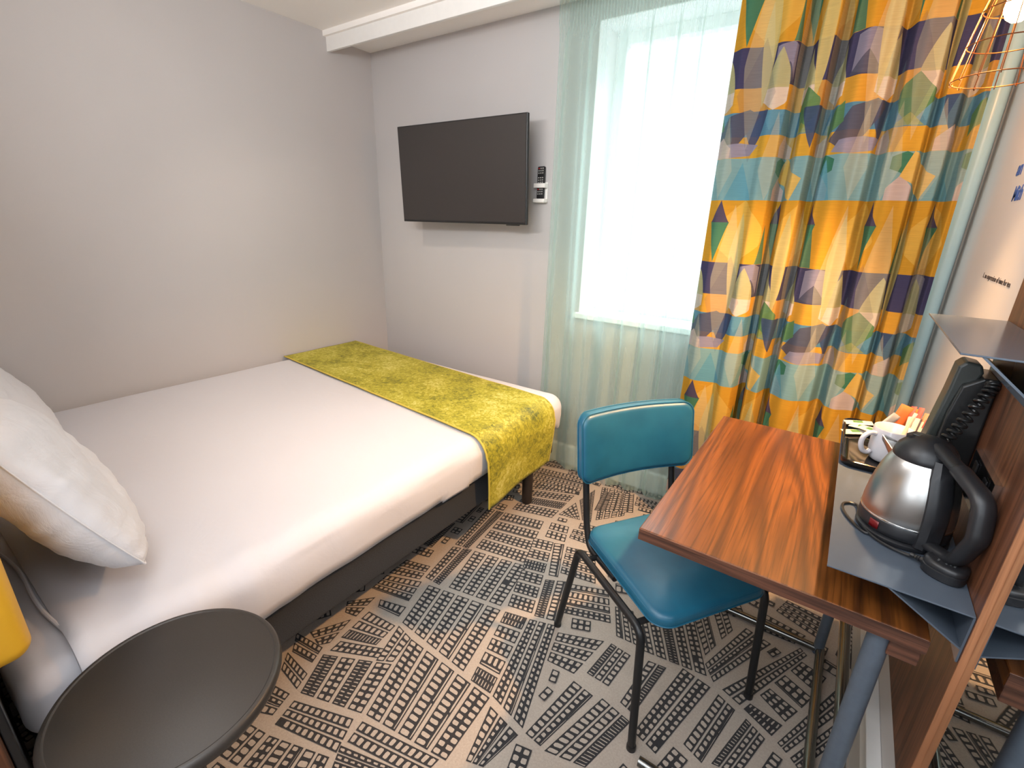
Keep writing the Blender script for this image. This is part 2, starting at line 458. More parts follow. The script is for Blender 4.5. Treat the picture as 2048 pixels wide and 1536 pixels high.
# carpet: city-plan pattern woven into the pile
CARPET=[(4,1.603,-1.696,1.667,-1.819,1.872,-1.748,1.818,-1.583),(5,1.793,-1.476,1.885,-1.743,2.163,-1.696,2.150,-1.483),(5,1.658,-1.254,1.714,-1.446,2.025,-1.463,1.969,-1.183),(4,1.673,-0.982,1.730,-1.215,1.957,-1.166,1.916,-0.922),(4,1.610,-0.661,1.804,-0.605,1.893,-0.913,1.663,-0.962),(2,1.516,-0.685,1.573,-1.001,1.641,-0.988,1.605,-0.665),(2,1.576,-1.019,1.616,-1.231,1.693,-1.228,1.661,-0.982),(3,2.079,-1.153,2.151,-1.473,2.284,-1.500,2.173,-1.120),(5,1.986,-1.177,2.070,-1.153,2.141,-1.472,2.063,-1.474),(3,2.165,-1.502,2.206,-1.664,2.255,-1.648,2.284,-1.523),(2,2.330,-1.276,2.296,-1.506,2.351,-1.511,2.405,-1.285),(3,2.430,-1.275,2.365,-1.515,2.479,-1.485,2.531,-1.294),(3,2.194,-1.141,2.345,-1.075,2.319,-1.255,2.223,-1.265),(6,1.834,-0.742,1.924,-0.714,2.072,-1.126,1.977,-1.151),(1,1.928,-0.720,2.015,-0.913,2.055,-0.899,1.972,-0.696),(2,2.018,-0.943,2.084,-1.130,2.163,-1.103,2.097,-0.899),(4,1.988,-0.704,2.113,-0.665,2.197,-0.839,2.049,-0.871),(4,2.117,-0.899,2.255,-0.840,2.331,-0.989,2.155,-1.056),(2,1.838,-0.589,1.925,-0.568,1.965,-0.683,1.871,-0.704),(2,1.950,-0.570,2.033,-0.549,2.084,-0.630,1.965,-0.642),(4,1.579,-0.323,1.813,-0.214,1.820,-0.558,1.620,-0.617),(2,1.877,-0.179,1.994,-0.470,1.898,-0.497,1.832,-0.513),(4,1.896,-0.135,2.003,-0.440,2.103,-0.316,2.042,-0.079),(2,1.502,-1.761,1.628,-1.768,1.649,-1.819,1.546,-1.810),(2,1.451,-1.698,1.580,-1.680,1.604,-1.737,1.513,-1.752),(2,1.487,-1.670,1.556,-1.546,1.583,-1.656,1.561,-1.684),(2,1.472,-1.503,1.541,-1.423,1.560,-1.530,1.511,-1.541),(3,1.578,-1.484,1.707,-1.470,1.717,-1.567,1.594,-1.620),(1,1.564,-1.420,1.673,-1.386,1.686,-1.436,1.587,-1.451),(1,1.605,-1.628,1.754,-1.556,1.766,-1.595,1.609,-1.675),(2,1.716,-1.463,1.764,-1.607,1.814,-1.575,1.793,-1.476),(3,1.482,-1.318,1.624,-1.257,1.659,-1.362,1.491,-1.403),(2,1.477,-1.204,1.588,-1.171,1.608,-1.254,1.479,-1.304),(3,1.676,-1.843,1.867,-1.772,1.907,-1.860,1.698,-1.917),(2,1.893,-1.761,2.146,-1.704,2.138,-1.770,1.906,-1.824),(3,1.899,-1.840,2.125,-1.773,2.133,-1.812,1.930,-1.890),(2,1.642,-1.958,1.658,-2.050,1.724,-2.035,1.702,-1.945),(5,1.715,-1.943,1.736,-2.027,1.930,-1.936,1.902,-1.877),(3,1.544,-1.859,1.646,-1.839,1.668,-1.907,1.609,-1.935),(1,2.886,-0.837,2.967,-0.877,2.942,-0.938,2.860,-0.893),(1,2.852,-0.921,2.935,-0.954,2.906,-1.017,2.829,-0.968),(1,2.810,-1.015,2.902,-1.031,2.879,-1.088,2.796,-1.048),(1,2.926,-0.745,3.000,-0.766,2.973,-0.851,2.898,-0.810),(2,2.727,-1.019,2.916,-0.684,2.939,-0.707,2.785,-1.042),(3,2.659,-0.955,2.742,-0.707,2.830,-0.730,2.699,-1.010),(2,3.024,-0.803,2.895,-1.098,2.920,-1.114,3.062,-0.842),(2,3.043,-0.905,2.930,-1.122,2.955,-1.144,3.061,-0.947),(3,2.808,-1.075,2.754,-1.270,2.823,-1.255,2.866,-1.107),(2,2.721,-1.043,2.676,-1.263,2.733,-1.285,2.777,-1.067),(4,2.850,-0.457,2.985,-0.478,2.967,-0.603,2.821,-0.546),(2,3.054,-0.447,3.018,-0.643,3.065,-0.680,3.071,-0.454),(2,2.625,-0.700,2.681,-0.817,2.706,-0.748,2.667,-0.661),(2,2.564,-0.760,2.651,-0.922,2.672,-0.854,2.606,-0.707),(3,2.791,-0.589,2.928,-0.613,2.897,-0.679,2.781,-0.685),(2,2.602,-1.017,2.548,-1.316,2.622,-1.337,2.697,-1.034),(5,2.398,-0.912,2.471,-1.031,2.677,-1.000,2.560,-0.746),(3,2.369,-1.070,2.351,-1.226,2.430,-1.227,2.444,-1.076),(2,2.499,-1.059,2.480,-1.255,2.529,-1.267,2.559,-1.049),(3,2.310,-0.904,2.370,-1.030,2.459,-1.022,2.377,-0.884),(3,1.923,-0.173,1.959,-0.368,2.130,-0.263,2.069,-0.091),(1,1.890,-0.034,2.040,-0.018,2.059,-0.083,1.901,-0.109),(2,2.089,-0.107,2.212,-0.086,2.215,-0.170,2.110,-0.195),(2,1.653,-0.075,1.690,0.012,1.739,-0.098,1.675,-0.131),(2,1.487,-0.028,1.617,-0.026,1.629,-0.093,1.480,-0.134),(5,1.485,-0.169,1.775,-0.106,1.832,-0.291,1.519,-0.341)]
def build_floor():
    mb = MB(); mb.box(-.02, W+.02, YF, .02, -.05, 0, 0)
    groups = [(n, [Vector((q[2*i], q[2*i+1])) for i in range(4)]) for n, *q in CARPET]
    rnd = random.Random(3)
    def inside(p, Q):
        s = 0
        for i in range(4):
            a, b = Q[i], Q[(i+1) % 4]
            cr = (b-a).cross(p-a)
            if abs(cr) < 1e-12: continue
            if s == 0: s = 1 if cr > 0 else -1
            elif (cr > 0) != (s > 0): return False
        return True
    def near(p, Q, d):
        if inside(p, Q): return True
        for i in range(4):
            a, b = Q[i], Q[(i+1) % 4]; e = b-a
            tt = max(0, min(1, (p-a).dot(e)/max(e.dot(e), 1e-9)))
            if (a+e*tt-p).length < d: return True
        return False
    occ = {}
    def cells(Q, m):
        xs, ys = [p.x for p in Q], [p.y for p in Q]
        return [(i, j) for i in range(int((min(xs)-m)//.15), int((max(xs)+m)//.15)+1) for j in range(int((min(ys)-m)//.15), int((max(ys)+m)//.15)+1)]
    def put(Q):
        for c in cells(Q, .015): occ.setdefault(c, []).append(Q)
    for n, Q in groups: put(Q)
    # the rest of the floor, out of sight of the known blocks
    extra = []
    dirs = [(sum(Q, Vector((0, 0)))/4, math.atan2(Q[1].y-Q[0].y, Q[1].x-Q[0].x)) for n, Q in groups]
    dirs += [q for q in [(Vector((rnd.uniform(0, W), rnd.uniform(YF, 0))), rnd.uniform(0, PI)) for _ in range(70)] if min((q[0]-d[0]).length for d in dirs) > .28]
    for k in range(22000):
        c = Vector((rnd.uniform(.03, W-.03), rnd.uniform(YF+.03, -.02)))
        s = min(dirs, key=lambda q: (q[0]-c).length_squared)
        L, wd = rnd.choice(((.20, .048), (.12, .048), (.07, .05), (.05, .05)))
        if k < 2500: L, wd = .20, .048
        if k > 13000: L, wd = rnd.choice(((.07, .032), (.045, .045), (.10, .028), (.045, .026)))
        u = Vector((math.cos(s[1]), math.sin(s[1]))); w = Vector((-u.y, u.x))
        Q = [c-u*L/2-w*wd/2, c+u*L/2-w*wd/2, c+u*L/2+w*wd/2, c-u*L/2+w*wd/2]
        S = [c+u*(L*i/6-L/2)+w*(wd*j/2-wd/2) for i in range(7) for j in range(3)]
        if any(not (0 < p.x < W and YF < p.y < 0) for p in S): continue
        bad = False
        for O in {id(o_): o_ for cc in cells(Q, 0) for o_ in occ.get(cc, ())}.values():
            if any(near(p, O, .010) for p in S) or any(inside(p, Q) for p in O): bad = True; break
        if bad: continue
        put(Q); extra.append((1, Q))
    z = .0008
    def lerp(a, b, t): return a+(b-a)*t
    for n, Q in groups+extra:
        A, B, C, D = Q
        for i in range(n):
            gap = .10
            t0, t1 = (i+(gap if i else .02))/n, (i+1-(gap if i < n-1 else .02))/n
            a, b, c, d = lerp(A, D, t0), lerp(B, C, t0), lerp(B, C, t1), lerp(A, D, t1)
            z += 4e-6
            mb.add([(p.x, p.y, z) for p in (a, b, c, d)], [(0, 1, 2, 3)], 1)
            Ls = ((a-b).length+(d-c).length)/2; Ws = ((a-d).length+(b-c).length)/2
            kind = rnd.random()
            cols = max(1, int(round(Ws/.023))); rows = max(1, int(round(Ls/.0215)))
            widths = [1.0]*cols
            if cols >= 2 and kind < .16: widths = [1.0]*(cols-1)+[.35]
            if cols == 1 and kind < .2: widths = [1.0, .4]
            tot = sum(widths); x0 = 0
            z2 = z+2e-6; z = z2
            lw = .0086
            for ci, ww in enumerate(widths):
                fx0, fx1 = x0/tot, (x0+ww)/tot; x0 += ww
                rr = rows if ww > .6 else max(1, rows//5)
                if kind > .92 and ww > .6: rr = int(rows*1.9)
                for r in range(rr):
                    fy0, fy1 = r/rr, (r+1)/rr
                    mx, my = min(.42, lw*.5/max(Ws*(fx1-fx0), .001)), min(.36, lw*.5/max(Ls/rr, .001))
                    if rnd.random() < .004: continue
                    P = []
                    ox = .17
                    for (sx, sy) in ((0,ox),(ox,0),(1-ox,0),(1,ox),(1,1-ox),(1-ox,1),(ox,1),(0,1-ox)):
                        gx = fx0+(fx1-fx0)*(mx+(1-2*mx)*sx); gy = fy0+(fy1-fy0)*(my+(1-2*my)*sy)
                        p = lerp(lerp(a, b, gy), lerp(d, c, gy), gx)
                        P.append((p.x+rnd.uniform(-.0009, .0009), p.y+rnd.uniform(-.0009, .0009), z2))
                    mb.add(P, [tuple(range(8))], 0)
    # make every woven face point up
    o = mb.build('floor', [M['cbeige'], M['cblack']], smooth=0, weld=False)
    me = o.data
    bm = bmesh.new(); bm.from_mesh(me)
    fl = [f for f in bm.faces if f.normal.z < 0 and f.calc_center_median().z > .0005]
    bmesh.ops.reverse_faces(bm, faces=fl); bm.to_mesh(me); bm.free()
    return struct(o)
build_floor()

struct(MB().box(-.1, W+.12, YF-.1, -.34, H, H+.08).box(-.1, W+.12, -.34, .3, 2.373, H+.08).build('ceiling', M['white'], smooth=0))
struct(MB().box(-.1, 0, YF-.1, .3, -.05, H).build('wall_left', M['wall'], smooth=0))
# back wall with the window opening
WX0, WX1, WZ0, WZ1 = 1.60, 2.86, .93, 2.275
wb = MB().box(0, WX0, 0, .28, -.05, 2.373).box(WX1, W, 0, .28, -.05, 2.373).box(WX0, WX1, 0, .28, -.05, WZ0).box(WX0, WX1, 0, .28, WZ1, 2.373)
struct(wb.build('wall_back', M['wall'], smooth=0))
wr = struct(MB().box(W, W+.12, YF-.1, .28, -.05, H).build('wall_right', M['wall_r'], smooth=0))
struct(MB().box(0, 1.98, -2.56, -2.46, -.05, H).box(1.88, 1.98, YF, -2.56, -.05, H).box(1.88, W, YF-.1, YF, -.05, H).build('wall_front', M['wall'], smooth=0))
struct(MB().box(0, W, -.322, -.304, 2.300, H).build('trim_1', M['trimw'], smooth=0, bevel=.002))
struct(MB().prism([(0,0),(-.016,0),(-.016,.11),(-.010,.12),(0,.12)], 0, W, 'x').build('baseboard_back', M['trimw'], smooth=0))
struct(MB().prism([(W,0),(W-.014,0),(W-.014,.165),(W,.172)], YF, 0, 'y').build('baseboard_right', M['skirt'], smooth=0))
struct(MB().box(W-.030, W, YF, 0, .185, .245).build('trim_2', M['trimw'], smooth=0, bevel=.003))
# window: frame, glass, sill
win = MB()
for (a, b, c2, d) in ((WX0, WX0+.055, WZ0, WZ1), (WX1-.055, WX1, WZ0, WZ1), (WX0+.055, WX1-.055, WZ0, WZ0+.05), (WX0+.055, WX1-.055, WZ1-.055, WZ1)):
    win.box(a, b, .19, .25, c2, d)
wo = struct(win.build('window_1', M['pvc'], smooth=0, bevel=.004))
MB().box(WX0+.045, WX1-.045, .217, .223, WZ0+.04, WZ1-.045).build('pane', M['glass'], wo, smooth=0)
MB().box(WX0, WX0+.004, .001, .19, WZ0+.001, WZ1-.004).box(WX1-.004, WX1, .001, .19, WZ0+.001, WZ1-.004).box(WX0, WX1, .001, .19, WZ1-.004, WZ1).build('reveal', M['pvc'], wo, smooth=0)
MB().box(WX0-.03, WX1+.03, -.025, .20, WZ0-.03, WZ0+.001).build('sill', M['pvc'], wo, smooth=0, bevel=.006)
# pale pipe in the far corner
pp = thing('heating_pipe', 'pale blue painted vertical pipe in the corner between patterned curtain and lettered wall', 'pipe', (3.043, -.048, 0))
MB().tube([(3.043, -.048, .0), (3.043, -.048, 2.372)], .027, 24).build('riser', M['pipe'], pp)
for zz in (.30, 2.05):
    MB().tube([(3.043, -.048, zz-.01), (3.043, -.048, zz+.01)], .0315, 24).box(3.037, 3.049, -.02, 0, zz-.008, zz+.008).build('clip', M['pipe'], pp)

# lettering on the right wall (reads away from the window)
def lettering(txt, y, z, size, sx, mat, name='lettering', shear=0.0, bold=0.0):
    cu = bpy.data.curves.new('t', 'FONT'); cu.body = txt; cu.size = size; cu.extrude = .0004; cu.shear = shear; cu.offset = bold
    ob = bpy.data.objects.new('t', cu); COL.objects.link(ob)
    dg = bpy.context.evaluated_depsgraph_get(); dg.update()
    me = bpy.data.meshes.new_from_object(ob.evaluated_get(dg)); bpy.data.objects.remove(ob)
    for v in me.vertices:
        x, yy, zz = v.co
        v.co = (W-.0006-zz, y-x*sx, z+yy)
    me.materials.clear(); me.materials.append(mat)
    o = bpy.data.objects.new(name, me); COL.objects.link(o); o.parent = wr
    return o
lettering('1. an expression of time for tea', -.507, 1.2885, .0190, 1.27, M['darkink'])
lettering('an', -.480, 1.546, .050, 1.15, M['blueink'], bold=.0010)
lettering('Mith', -.530, 1.482, .050, 1.0, M['blueink'], bold=.0010)
lettering('Yo', -.585, .985, .060, 1.0, M['blueink'], bold=.0006)
# ------------------------------------------------------------------ bed
def wr_noise(p, s, seed=0): return noise.noise(Vector((p.x*s+seed, p.y*s-seed, p.z*s+seed*.5)))
bed = thing('bed', 'double bed with charcoal fabric base on dark legs along the left wall', 'bed', (.85, -1.3, 0))
rbox(.03, 1.662, -2.33, -.30, .205, .385, .018, .08).build('base', M['bedbase'], bed)
def mdisp(p, n):
    k = max(0, 1-(p.y+2.345)/.3)
    return p+n*(.006*wr_noise(p, 9, 3)*k)
rbox(.015, 1.672, -2.335, -.275, .372, .532, .05, .04, mdisp).build('mattress', M['cotton'], bed)
for x, y in ((1.642, -.515), (1.642, -2.20), (.10, -.515), (.10, -2.20), (.86, -1.3)):
    MB().lathe([(.024, 0), (.027, .004), (.028, .20), (.028, .21)], (x, y, 0), 24).build('leg', M['blackwood'], bed)

# white sheet / duvet cover tucked over the mattress, open towards the pillows
def sdisp(p, n):
    q = p.copy()
    top = max(0, n.z)
    edge = max(0, min(1, (p.x-1.35)/.3))
    head = max(0, min(1, (-1.55-p.y)/.5))
    q += n*(.0035*wr_noise(p, 3.2, 1)*top)
    # soft pulls running from the near edge towards the pillows
    s = noise.noise(Vector((p.x*2.2+p.y*7.5, p.y*2.0-p.x*1.0, 2.3)))
    q += n*(.016*(1-2*abs(s))*head*edge + .004*edge*noise.noise(Vector((p.x*5, p.y*11, p.z*6))))
    if n.x > .5 and p.z < .50:                    # side: slack cloth and uneven hem
        q.x += .006*noise.noise(Vector((p.y*5, p.z*9, .4)))-.010*max(0, (.45-p.z)/.07)**2*.5
        q.z += .010*noise.noise(Vector((p.y*2.3, .1, 5)))*max(0, (.46-p.z)/.08)
        q.x += .004*math.exp(-((p.z-.455-.02*noise.noise(Vector((p.y*1.5, 0, 0))))/.006)**2)
    return q
sh = rbox(.004, 1.697, -2.345, -.252, .300, .547, .075, .03, sdisp, True)
# trim to the hem (z .375) and to the fold at the head
keepv = sh.v; F2, M2 = [], []
for f, m_ in zip(sh.f, sh.m):
    c = sum((Vector(keepv[i]) for i in f), Vector())/len(f)
    if c.z < .372: continue
    if c.y < -2.248 : continue
    F2.append(f); M2.append(m_)
sh.f, sh.m = F2, M2
so = sh.build('bed_sheet', M['cotton'], smooth=60)
md = so.modifiers.new('thick', 'SOLIDIFY'); md.thickness = .006; md.offset = -1
tag(so, 'smooth white cotton duvet sheet stretched over the bed mattress', 'sheet')
# rolled edge of the sheet near the pillows
hem = []
for i in range(60):
    a = i/59
    if a < .86: x, z = .02+(1.635-.02)*a/.86, .5475
    else:
        b = (a-.86)/.14
        if b < .5: x, z = 1.622+.075*math.sin(b*PI), .472+.0755*math.cos(b*PI)
        else: x, z = 1.699, .472-.09*(b-.5)*2
    hem.append((x, -2.250+.012*math.sin(a*9)+.006*math.sin(a*31), z+.001*math.sin(i*.9)))
MB().tube(hem, .0042, 8).build('folded_edge', M['cotton'], so)

# green runner laid across the foot of the bed, hanging down the near side
def run_pt(u, v, off=0.0):
    L1, R = 1.615, .082
    arcl = R*PI/2; drop = .262+.02*v
    s = v*(L1+arcl+drop) if False else None
    return None
def runner(s, t_, off=0):
    """s 0..1 along the length (wall -> hanging end), t_ 0..1 near edge -> far edge"""
    L1, R, D = 1.612, .088, (.255-.030*t_)
    tot = L1+R*PI/2+D; d = s*tot
    if d < L1: x, z, nx, nz = .012+d, .5545, 0, 1
    elif d < L1+R*PI/2:
        a = (d-L1)/R; x, z = .012+L1+R*math.sin(a), .5545-R+R*math.cos(a); nx, nz = math.sin(a), math.cos(a)
    else: x, z, nx, nz = .012+L1+R+.006*math.sin((d-L1)*9), .5545-R-(d-L1-R*PI/2), 1, 0
    y0 = -.826-.135*min(1, d/L1)+.022*max(0, (d-L1-.1)/D)
    y1 = -.300-.105*min(1, d/L1)-.040*max(0, (d-L1-.1)/D)
    y = y0+(y1-y0)*t_
    w = .0035*noise.noise(Vector((x*4, y*6, z*5)))
    if nx: w += .006*nx*math.sin(t_*7+1)*max(0, (d-L1)/(tot-L1))
    return Vector((x+nx*(off+w), y, z+nz*(off+abs(w))))
rn = MB().grid(lambda a, b: runner(a, b), 110, 34).build('bed_runner', M['velvet'], smooth=60)
md = rn.modifiers.new('thick', 'SOLIDIFY'); md.thickness = .005; md.offset = 1
tag(rn, 'chartreuse crushed velvet runner laid across the foot of the bed', 'runner')
MB().tube([runner(i/110, 0, .0035) for i in range(111)], .0042, 8).build('piping', M['gold'], rn)
MB().tube([runner(i/110, 1, .0035) for i in range(111)], .0030, 8).build('piping', M['gold'], rn)

# pillows
def pillow(name, label, cx, yb, zb, hw, hh, th, tilt, yaw, roll, seed):
    mb = MB(); N = 44
    def P(a, b, side):
        u, v = 2*a-1, 2*b-1
        ex = (1-abs(u)**3.2); ey = (1-abs(v)**3.2)
        h = th*max(0, ex*ey)**.45
        k = 1-.03*(1-abs(v)**2)*abs(u)**6
        l = 1-.03*(1-abs(u)**2)*abs(v)**6
        x, y = u*hw*k*math.sqrt(1-.20*v*v), v*hh*l*math.sqrt(1-.20*u*u)
        pn = noise.noise(Vector((x*6+seed, y*6, side*3)))*.011 + noise.noise(Vector((x*14+seed, y*22, side*2)))*.005 + abs(noise.noise(Vector((x*9-y*7+seed, y*16+x*5, side*4))))*-.006
        rad = max(abs(u), abs(v))
        wr = .007*noise.noise(Vector((u*9+seed, v*9, side)))*rad**3
        return Vector((x, y, side*(h*(.80 if side > 0 else 1.32)+pn*min(1, h/th*2)+wr*min(1, h/th*3))))
    mb.grid(lambda a, b: P(a, b, 1), N, N); mb.grid(lambda a, b: P(a, b, -1), N, N, flip=True)
    R = Matrix.Translation((cx, yb, zb)) @ Matrix.Rotation(yaw, 4, 'Z') @ Matrix.Rotation(roll, 4, 'Y') @ Matrix.Rotation(PI-tilt, 4, 'X') @ Matrix.Rotation(PI, 4, 'X') @ Matrix.Translation((0, 0, 0))
    # local +y runs up the slope towards the headboard
    S = Matrix(((1,0,0,0),(0,-math.cos(tilt),math.sin(tilt),0),(0,math.sin(tilt),math.cos(tilt),0),(0,0,0,1)))
    T = Matrix.Translation((cx, yb, zb)) @ Matrix.Rotation(yaw, 4, 'Z') @ Matrix.Rotation(roll, 4, 'Y') @ S @ Matrix.Translation((0, hh, 0))
    mb.map(lambda p: T @ p)
    o = mb.build(name, M['pillow'], smooth=80)
    tag(o, label, 'pillow', 'pillows on the bed')
    # piped seam round the edge
    E = [P(i/40, 0, 1) for i in range(41)]+[P(1, i/40, 1) for i in range(1, 41)]+[P(1-i/40, 1, 1) for i in range(1, 41)]+[P(0, 1-i/40, 1) for i in range(1, 40)]
    MB().tube([T @ p for p in E], .0022, 6, closed=True).build('seam', M['pillow'], o)
    return o
pillow('pillow', 'plump white pillow nearest the round side table, one corner on the sheet', 1.2781, -2.0268, .5714, .365, .2138, .0786, 1.0875, -.1337, -.1091, 2.0)
pillow('pillow', 'white pillow against the left wall, half hidden behind the plumper pillow', .3902, -1.9880, .5713, .3461, .2218, .0894, 1.0023, -.0761, -.0013, 9.0)

# headboard
hb = thing('headboard', 'mustard yellow padded headboard over dark wood at the head of the bed', 'headboard', (.9, -2.40, 0))
rbox(.02, 1.765, -2.415, -2.288, .655, 1.22, .030, .12).build('cushion', M['mustard'], hb)
MB().box(.02, 1.80, -2.455, -2.362, .0, .655).build('wood_panel', M['panelwood'], hb, smooth=0, bevel=.003)
MB().box(.02, 1.80, -2.361, -2.349, .0, .652).build('edge_strip', M['black'], hb, smooth=0, bevel=.002)

# ------------------------------------------------------------------ round side table
st = thing('side_table', 'round dark bronze metal side table beside the bed head', 'table', (1.9054, -2.157, 0))
TR = .187; c0 = (1.9054, -2.157, 0)
MB().lathe([(0, .560), (TR-.016, .560), (TR-.0135, .5585), (TR-.012, .5585), (TR-.010, .5605), (TR-.004, .5595), (TR, .554), (TR+.001, .545), (TR-.003, .535), (TR-.012, .531), (0, .531)], c0, 96).build('table_top', M['blacktop'], st, smooth=50)
MB().lathe([(.019, .02), (.019, .531)], c0, 28).build('stem', M['blackmetal'], st)
MB().lathe([(0, .531), (.06, .531), (.06, .525), (.022, .50), (.019, .50)], c0, 32).build('collar', M['blackmetal'], st)
MB().lathe([(0, 0), (.145, 0), (.147, .006), (.140, .011), (.03, .022), (.019, .03), (0, .03)], c0, 56).build('base', M['blackmetal'], st, smooth=50)

# ------------------------------------------------------------------ television, remote
tv = thing('television', 'flat black wall television tilted down over the foot of the bed', 'television', (.88, 0, 1.40))
TC, yaw, pit, rol = Vector((.880, -.172, 1.636)), .029, -.041, .004
TT = Matrix.Translation(TC) @ Matrix.Rotation(yaw, 4, 'Z') @ Matrix.Rotation(.041, 4, 'X') @ Matrix.Rotation(-rol, 4, 'Y')
hw, hh = .45, .2616
def tvm(mb): return mb.map(lambda p: TT @ p)
tvm(MB().box(-hw, hw, 0, .022, -hh, hh)).build('bezel', M['tvcase'], tv, smooth=0, bevel=.003)
tvm(MB().box(-hw+.006, hw-.006, -.0015, .004, -hh+.012, hh-.006)).build('screen', M['tvscreen'], tv, smooth=0)
tvm(MB().prism([(-hw+.05, .022), (hw-.05, .022), (hw-.11, .055), (-hw+.11, .055)], -hh+.02, hh-.12, 'z')).build('back_housing', M['tvcase'], tv, smooth=0, bevel=.004)
tvm(MB().box(hw-.13, hw-.05, .002, .018, -hh-.006, -hh)).build('sensor_strip', M['black'], tv, smooth=0, bevel=.002)
MB().box(.80, .96, -.125, -.113, 1.53, 1.74).box(.84, .92, -.115, -.010, 1.60, 1.67).box(.77, .99, -.012, 0, 1.50, 1.77).build('wall_bracket', M['blackmetal'], tv, smooth=0, bevel=.002)

rh = thing('remote_holder', 'small white wall holder below and beside the television', 'holder', (1.328, -.015, 1.50))
MB().box(1.296, 1.364, -.006, 0, 1.50, 1.595).build('back_plate', M['bracket'], rh, smooth=0, bevel=.002)
MB().box(1.294, 1.366, -.040, 0, 1.492, 1.512).build('ledge', M['bracket'], rh, smooth=0, bevel=.005)
MB().box(1.296, 1.364, -.0385, -.034, 1.566, 1.588).box(1.296, 1.3, -.036, -.004, 1.566, 1.588).box(1.36, 1.364, -.036, -.004, 1.566, 1.588).build('strap', M['bracket'], rh, smooth=0, bevel=.0015)
rc = thing('remote_control', 'slim black remote control standing in the white wall holder', 'remote control', (1.33, -.02, 1.512))
RT = Matrix.Translation((1.331, -.0335, 1.513)) @ Matrix.Rotation(math.radians(-2), 4, 'Y') @ Matrix.Rotation(math.radians(-4), 4, 'X')
MB().rings([[(x, y, z) for x, z in rrect(.0215-o, .080-o, .006, 5, 0, .080)] for y, o in ((.006+.013, .002), (.006+.011, 0), (.006+.002, 0), (.006, .0015))]).map(lambda p: RT @ p).build('body', M['remote'], rc, smooth=40)
k = 0
for r in range(12):
    for q in range(3):
        if r == 3: continue
        z = .150-r*.0115; x = -.012+q*.012
        mb = MB().rings([[(x+a, y, z+b) for a, b in rrect(.0036, .0030, .0014, 3)] for y in (.0062, .0048)])
        mb.map(lambda p: RT @ p).build('key', M['keyred'] if (r == 0 and q == 0) or (r == 9 and q == 0) else M['key'], rc, smooth=40)

# ------------------------------------------------------------------ curtains
def cloth(name, mat, xs, ys_fn, z0, z1, nx, nz, uvscale=True, thick=0.0):
    """xs(a) plan x; ys_fn(a, h) -> (x, y); a 0..1 along, h 0 floor .. 1 top"""
    V = []; F = []; U = []
    for j in range(nz+1):
        h = j/nz; z = z0+(z1-z0)*h; acc = 0; last = None
        for i in range(nx+1):
            x, y, dz = ys_fn(i/nx, h)
            V.append((x, y, z+dz))
        pass
    # cloth length measured half way up
    jm = nz//2; acc = 0; L = [0]
    for i in range(nx):
        a, b = V[jm*(nx+1)+i], V[jm*(nx+1)+i+1]
        acc += math.hypot(b[0]-a[0], b[1]-a[1]); L.append(acc)
    for j in range(nz):
        for i in range(nx):
            a = j*(nx+1)+i; F.append((a, a+1, a+nx+2, a+nx+1))
    me = bpy.data.meshes.new(name); me.from_pydata(V, [], F); me.materials.append(mat)
    uv = me.uv_layers.new(name='cloth')
    for p in me.polygons:
        for li, vi in zip(p.loop_indices, p.vertices):
            j, i = divmod(vi, nx+1)
            uv.data[li].uv = (L[i], z0+(z1-z0)*j/nz)
    me.polygons.foreach_set('use_smooth', [True]*len(me.polygons)); me.update()
    o = bpy.data.objects.new(name, me); COL.objects.link(o); return o

def smooth(a, b, x):
    x = max(0, min(1, (x-a)/(b-a))); return x*x*(3-2*x)
SX0, SX1 = 1.432, 2.985
def sheer(a, h):
    x0 = SX0-.012*(1-h); x = x0+(SX1-x0)*a
    ph = a*2*PI*12+1.1*math.sin(a*17)+.5*math.sin(a*41+h*1.5)
    body = 1-smooth(.925, .965, h)
    amp = (.012+.016*(1-h))*(.75+.35*math.sin(a*23+1))
    y = -.088+amp*math.sin(ph)*body+.010*math.sin(ph*2.1+h*2)*body*.6
    x += .008*math.cos(ph*1.0)*body*(1-h*.4)
    # gathered heading tape
    hd = smooth(.935, .95, h)
    y += hd*.0045*math.sin(a*2*PI*105)
    tuck = .012*math.exp(-((h-.940)/.006)**2)
    y += tuck*.25
    dz = -.006*math.sin(ph*.5+1) if h < .02 else 0
    return x, y, dz
sc_ = cloth('sheer_curtain', M['voile'], None, sheer, .018, 2.366, 900, 70)
tag(sc_, 'sheer aqua voile curtain hanging in soft folds in front of the window', 'curtain')

PX0, PX1 = 2.262, 2.996
# fold profile read along the cloth: (position 0..1, depth)  depth + is towards the room
FOLDS = [(0, .012), (.05, .030), (.13, .022), (.19, .020), (.235, .036), (.275, .030), (.315, -.045), (.34, -.048), (.375, .018), (.41, .030),
         (.435, -.030), (.465, -.040), (.49, .016), (.535, .042), (.60, .034), (.64, .020), (.665, -.030), (.70, .024), (.76, .042), (.82, .024),
         (.845, -.022), (.875, .012), (.92, .022), (.95, -.030), (.965, -.026), (.985, .022), (1, .018)]
def fold(a):
    for i in range(len(FOLDS)-1):
        (p, d), (q, e) = FOLDS[i], FOLDS[i+1]
        if a <= q:
            k = (a-p)/(q-p); k = k*k*(3-2*k); return d+(e-d)*k
    return FOLDS[-1][1]
def drape(a, h):
    x0 = PX0-.000*(1-h)+.0; x1 = PX1+.028*(1-h)
    s = a+.012*math.sin(h*3+a*5)*math.sin(PI*a)
    x = x0+(x1-x0)*a+.010*math.sin(h*2.4+a*9)*math.sin(PI*a)
    k = 1.05+.45*(1-h)
    y = -.205-k*fold(s)+.006*math.sin(a*40+h*3)
    dx = .020*math.sin(a*2*PI*7.3+1)*(1-h*.5)*math.sin(PI*a)
    return x+dx*.5, y, 0
pc = cloth('patterned_curtain', M['print'], None, drape, .02, 2.362, 520, 60)
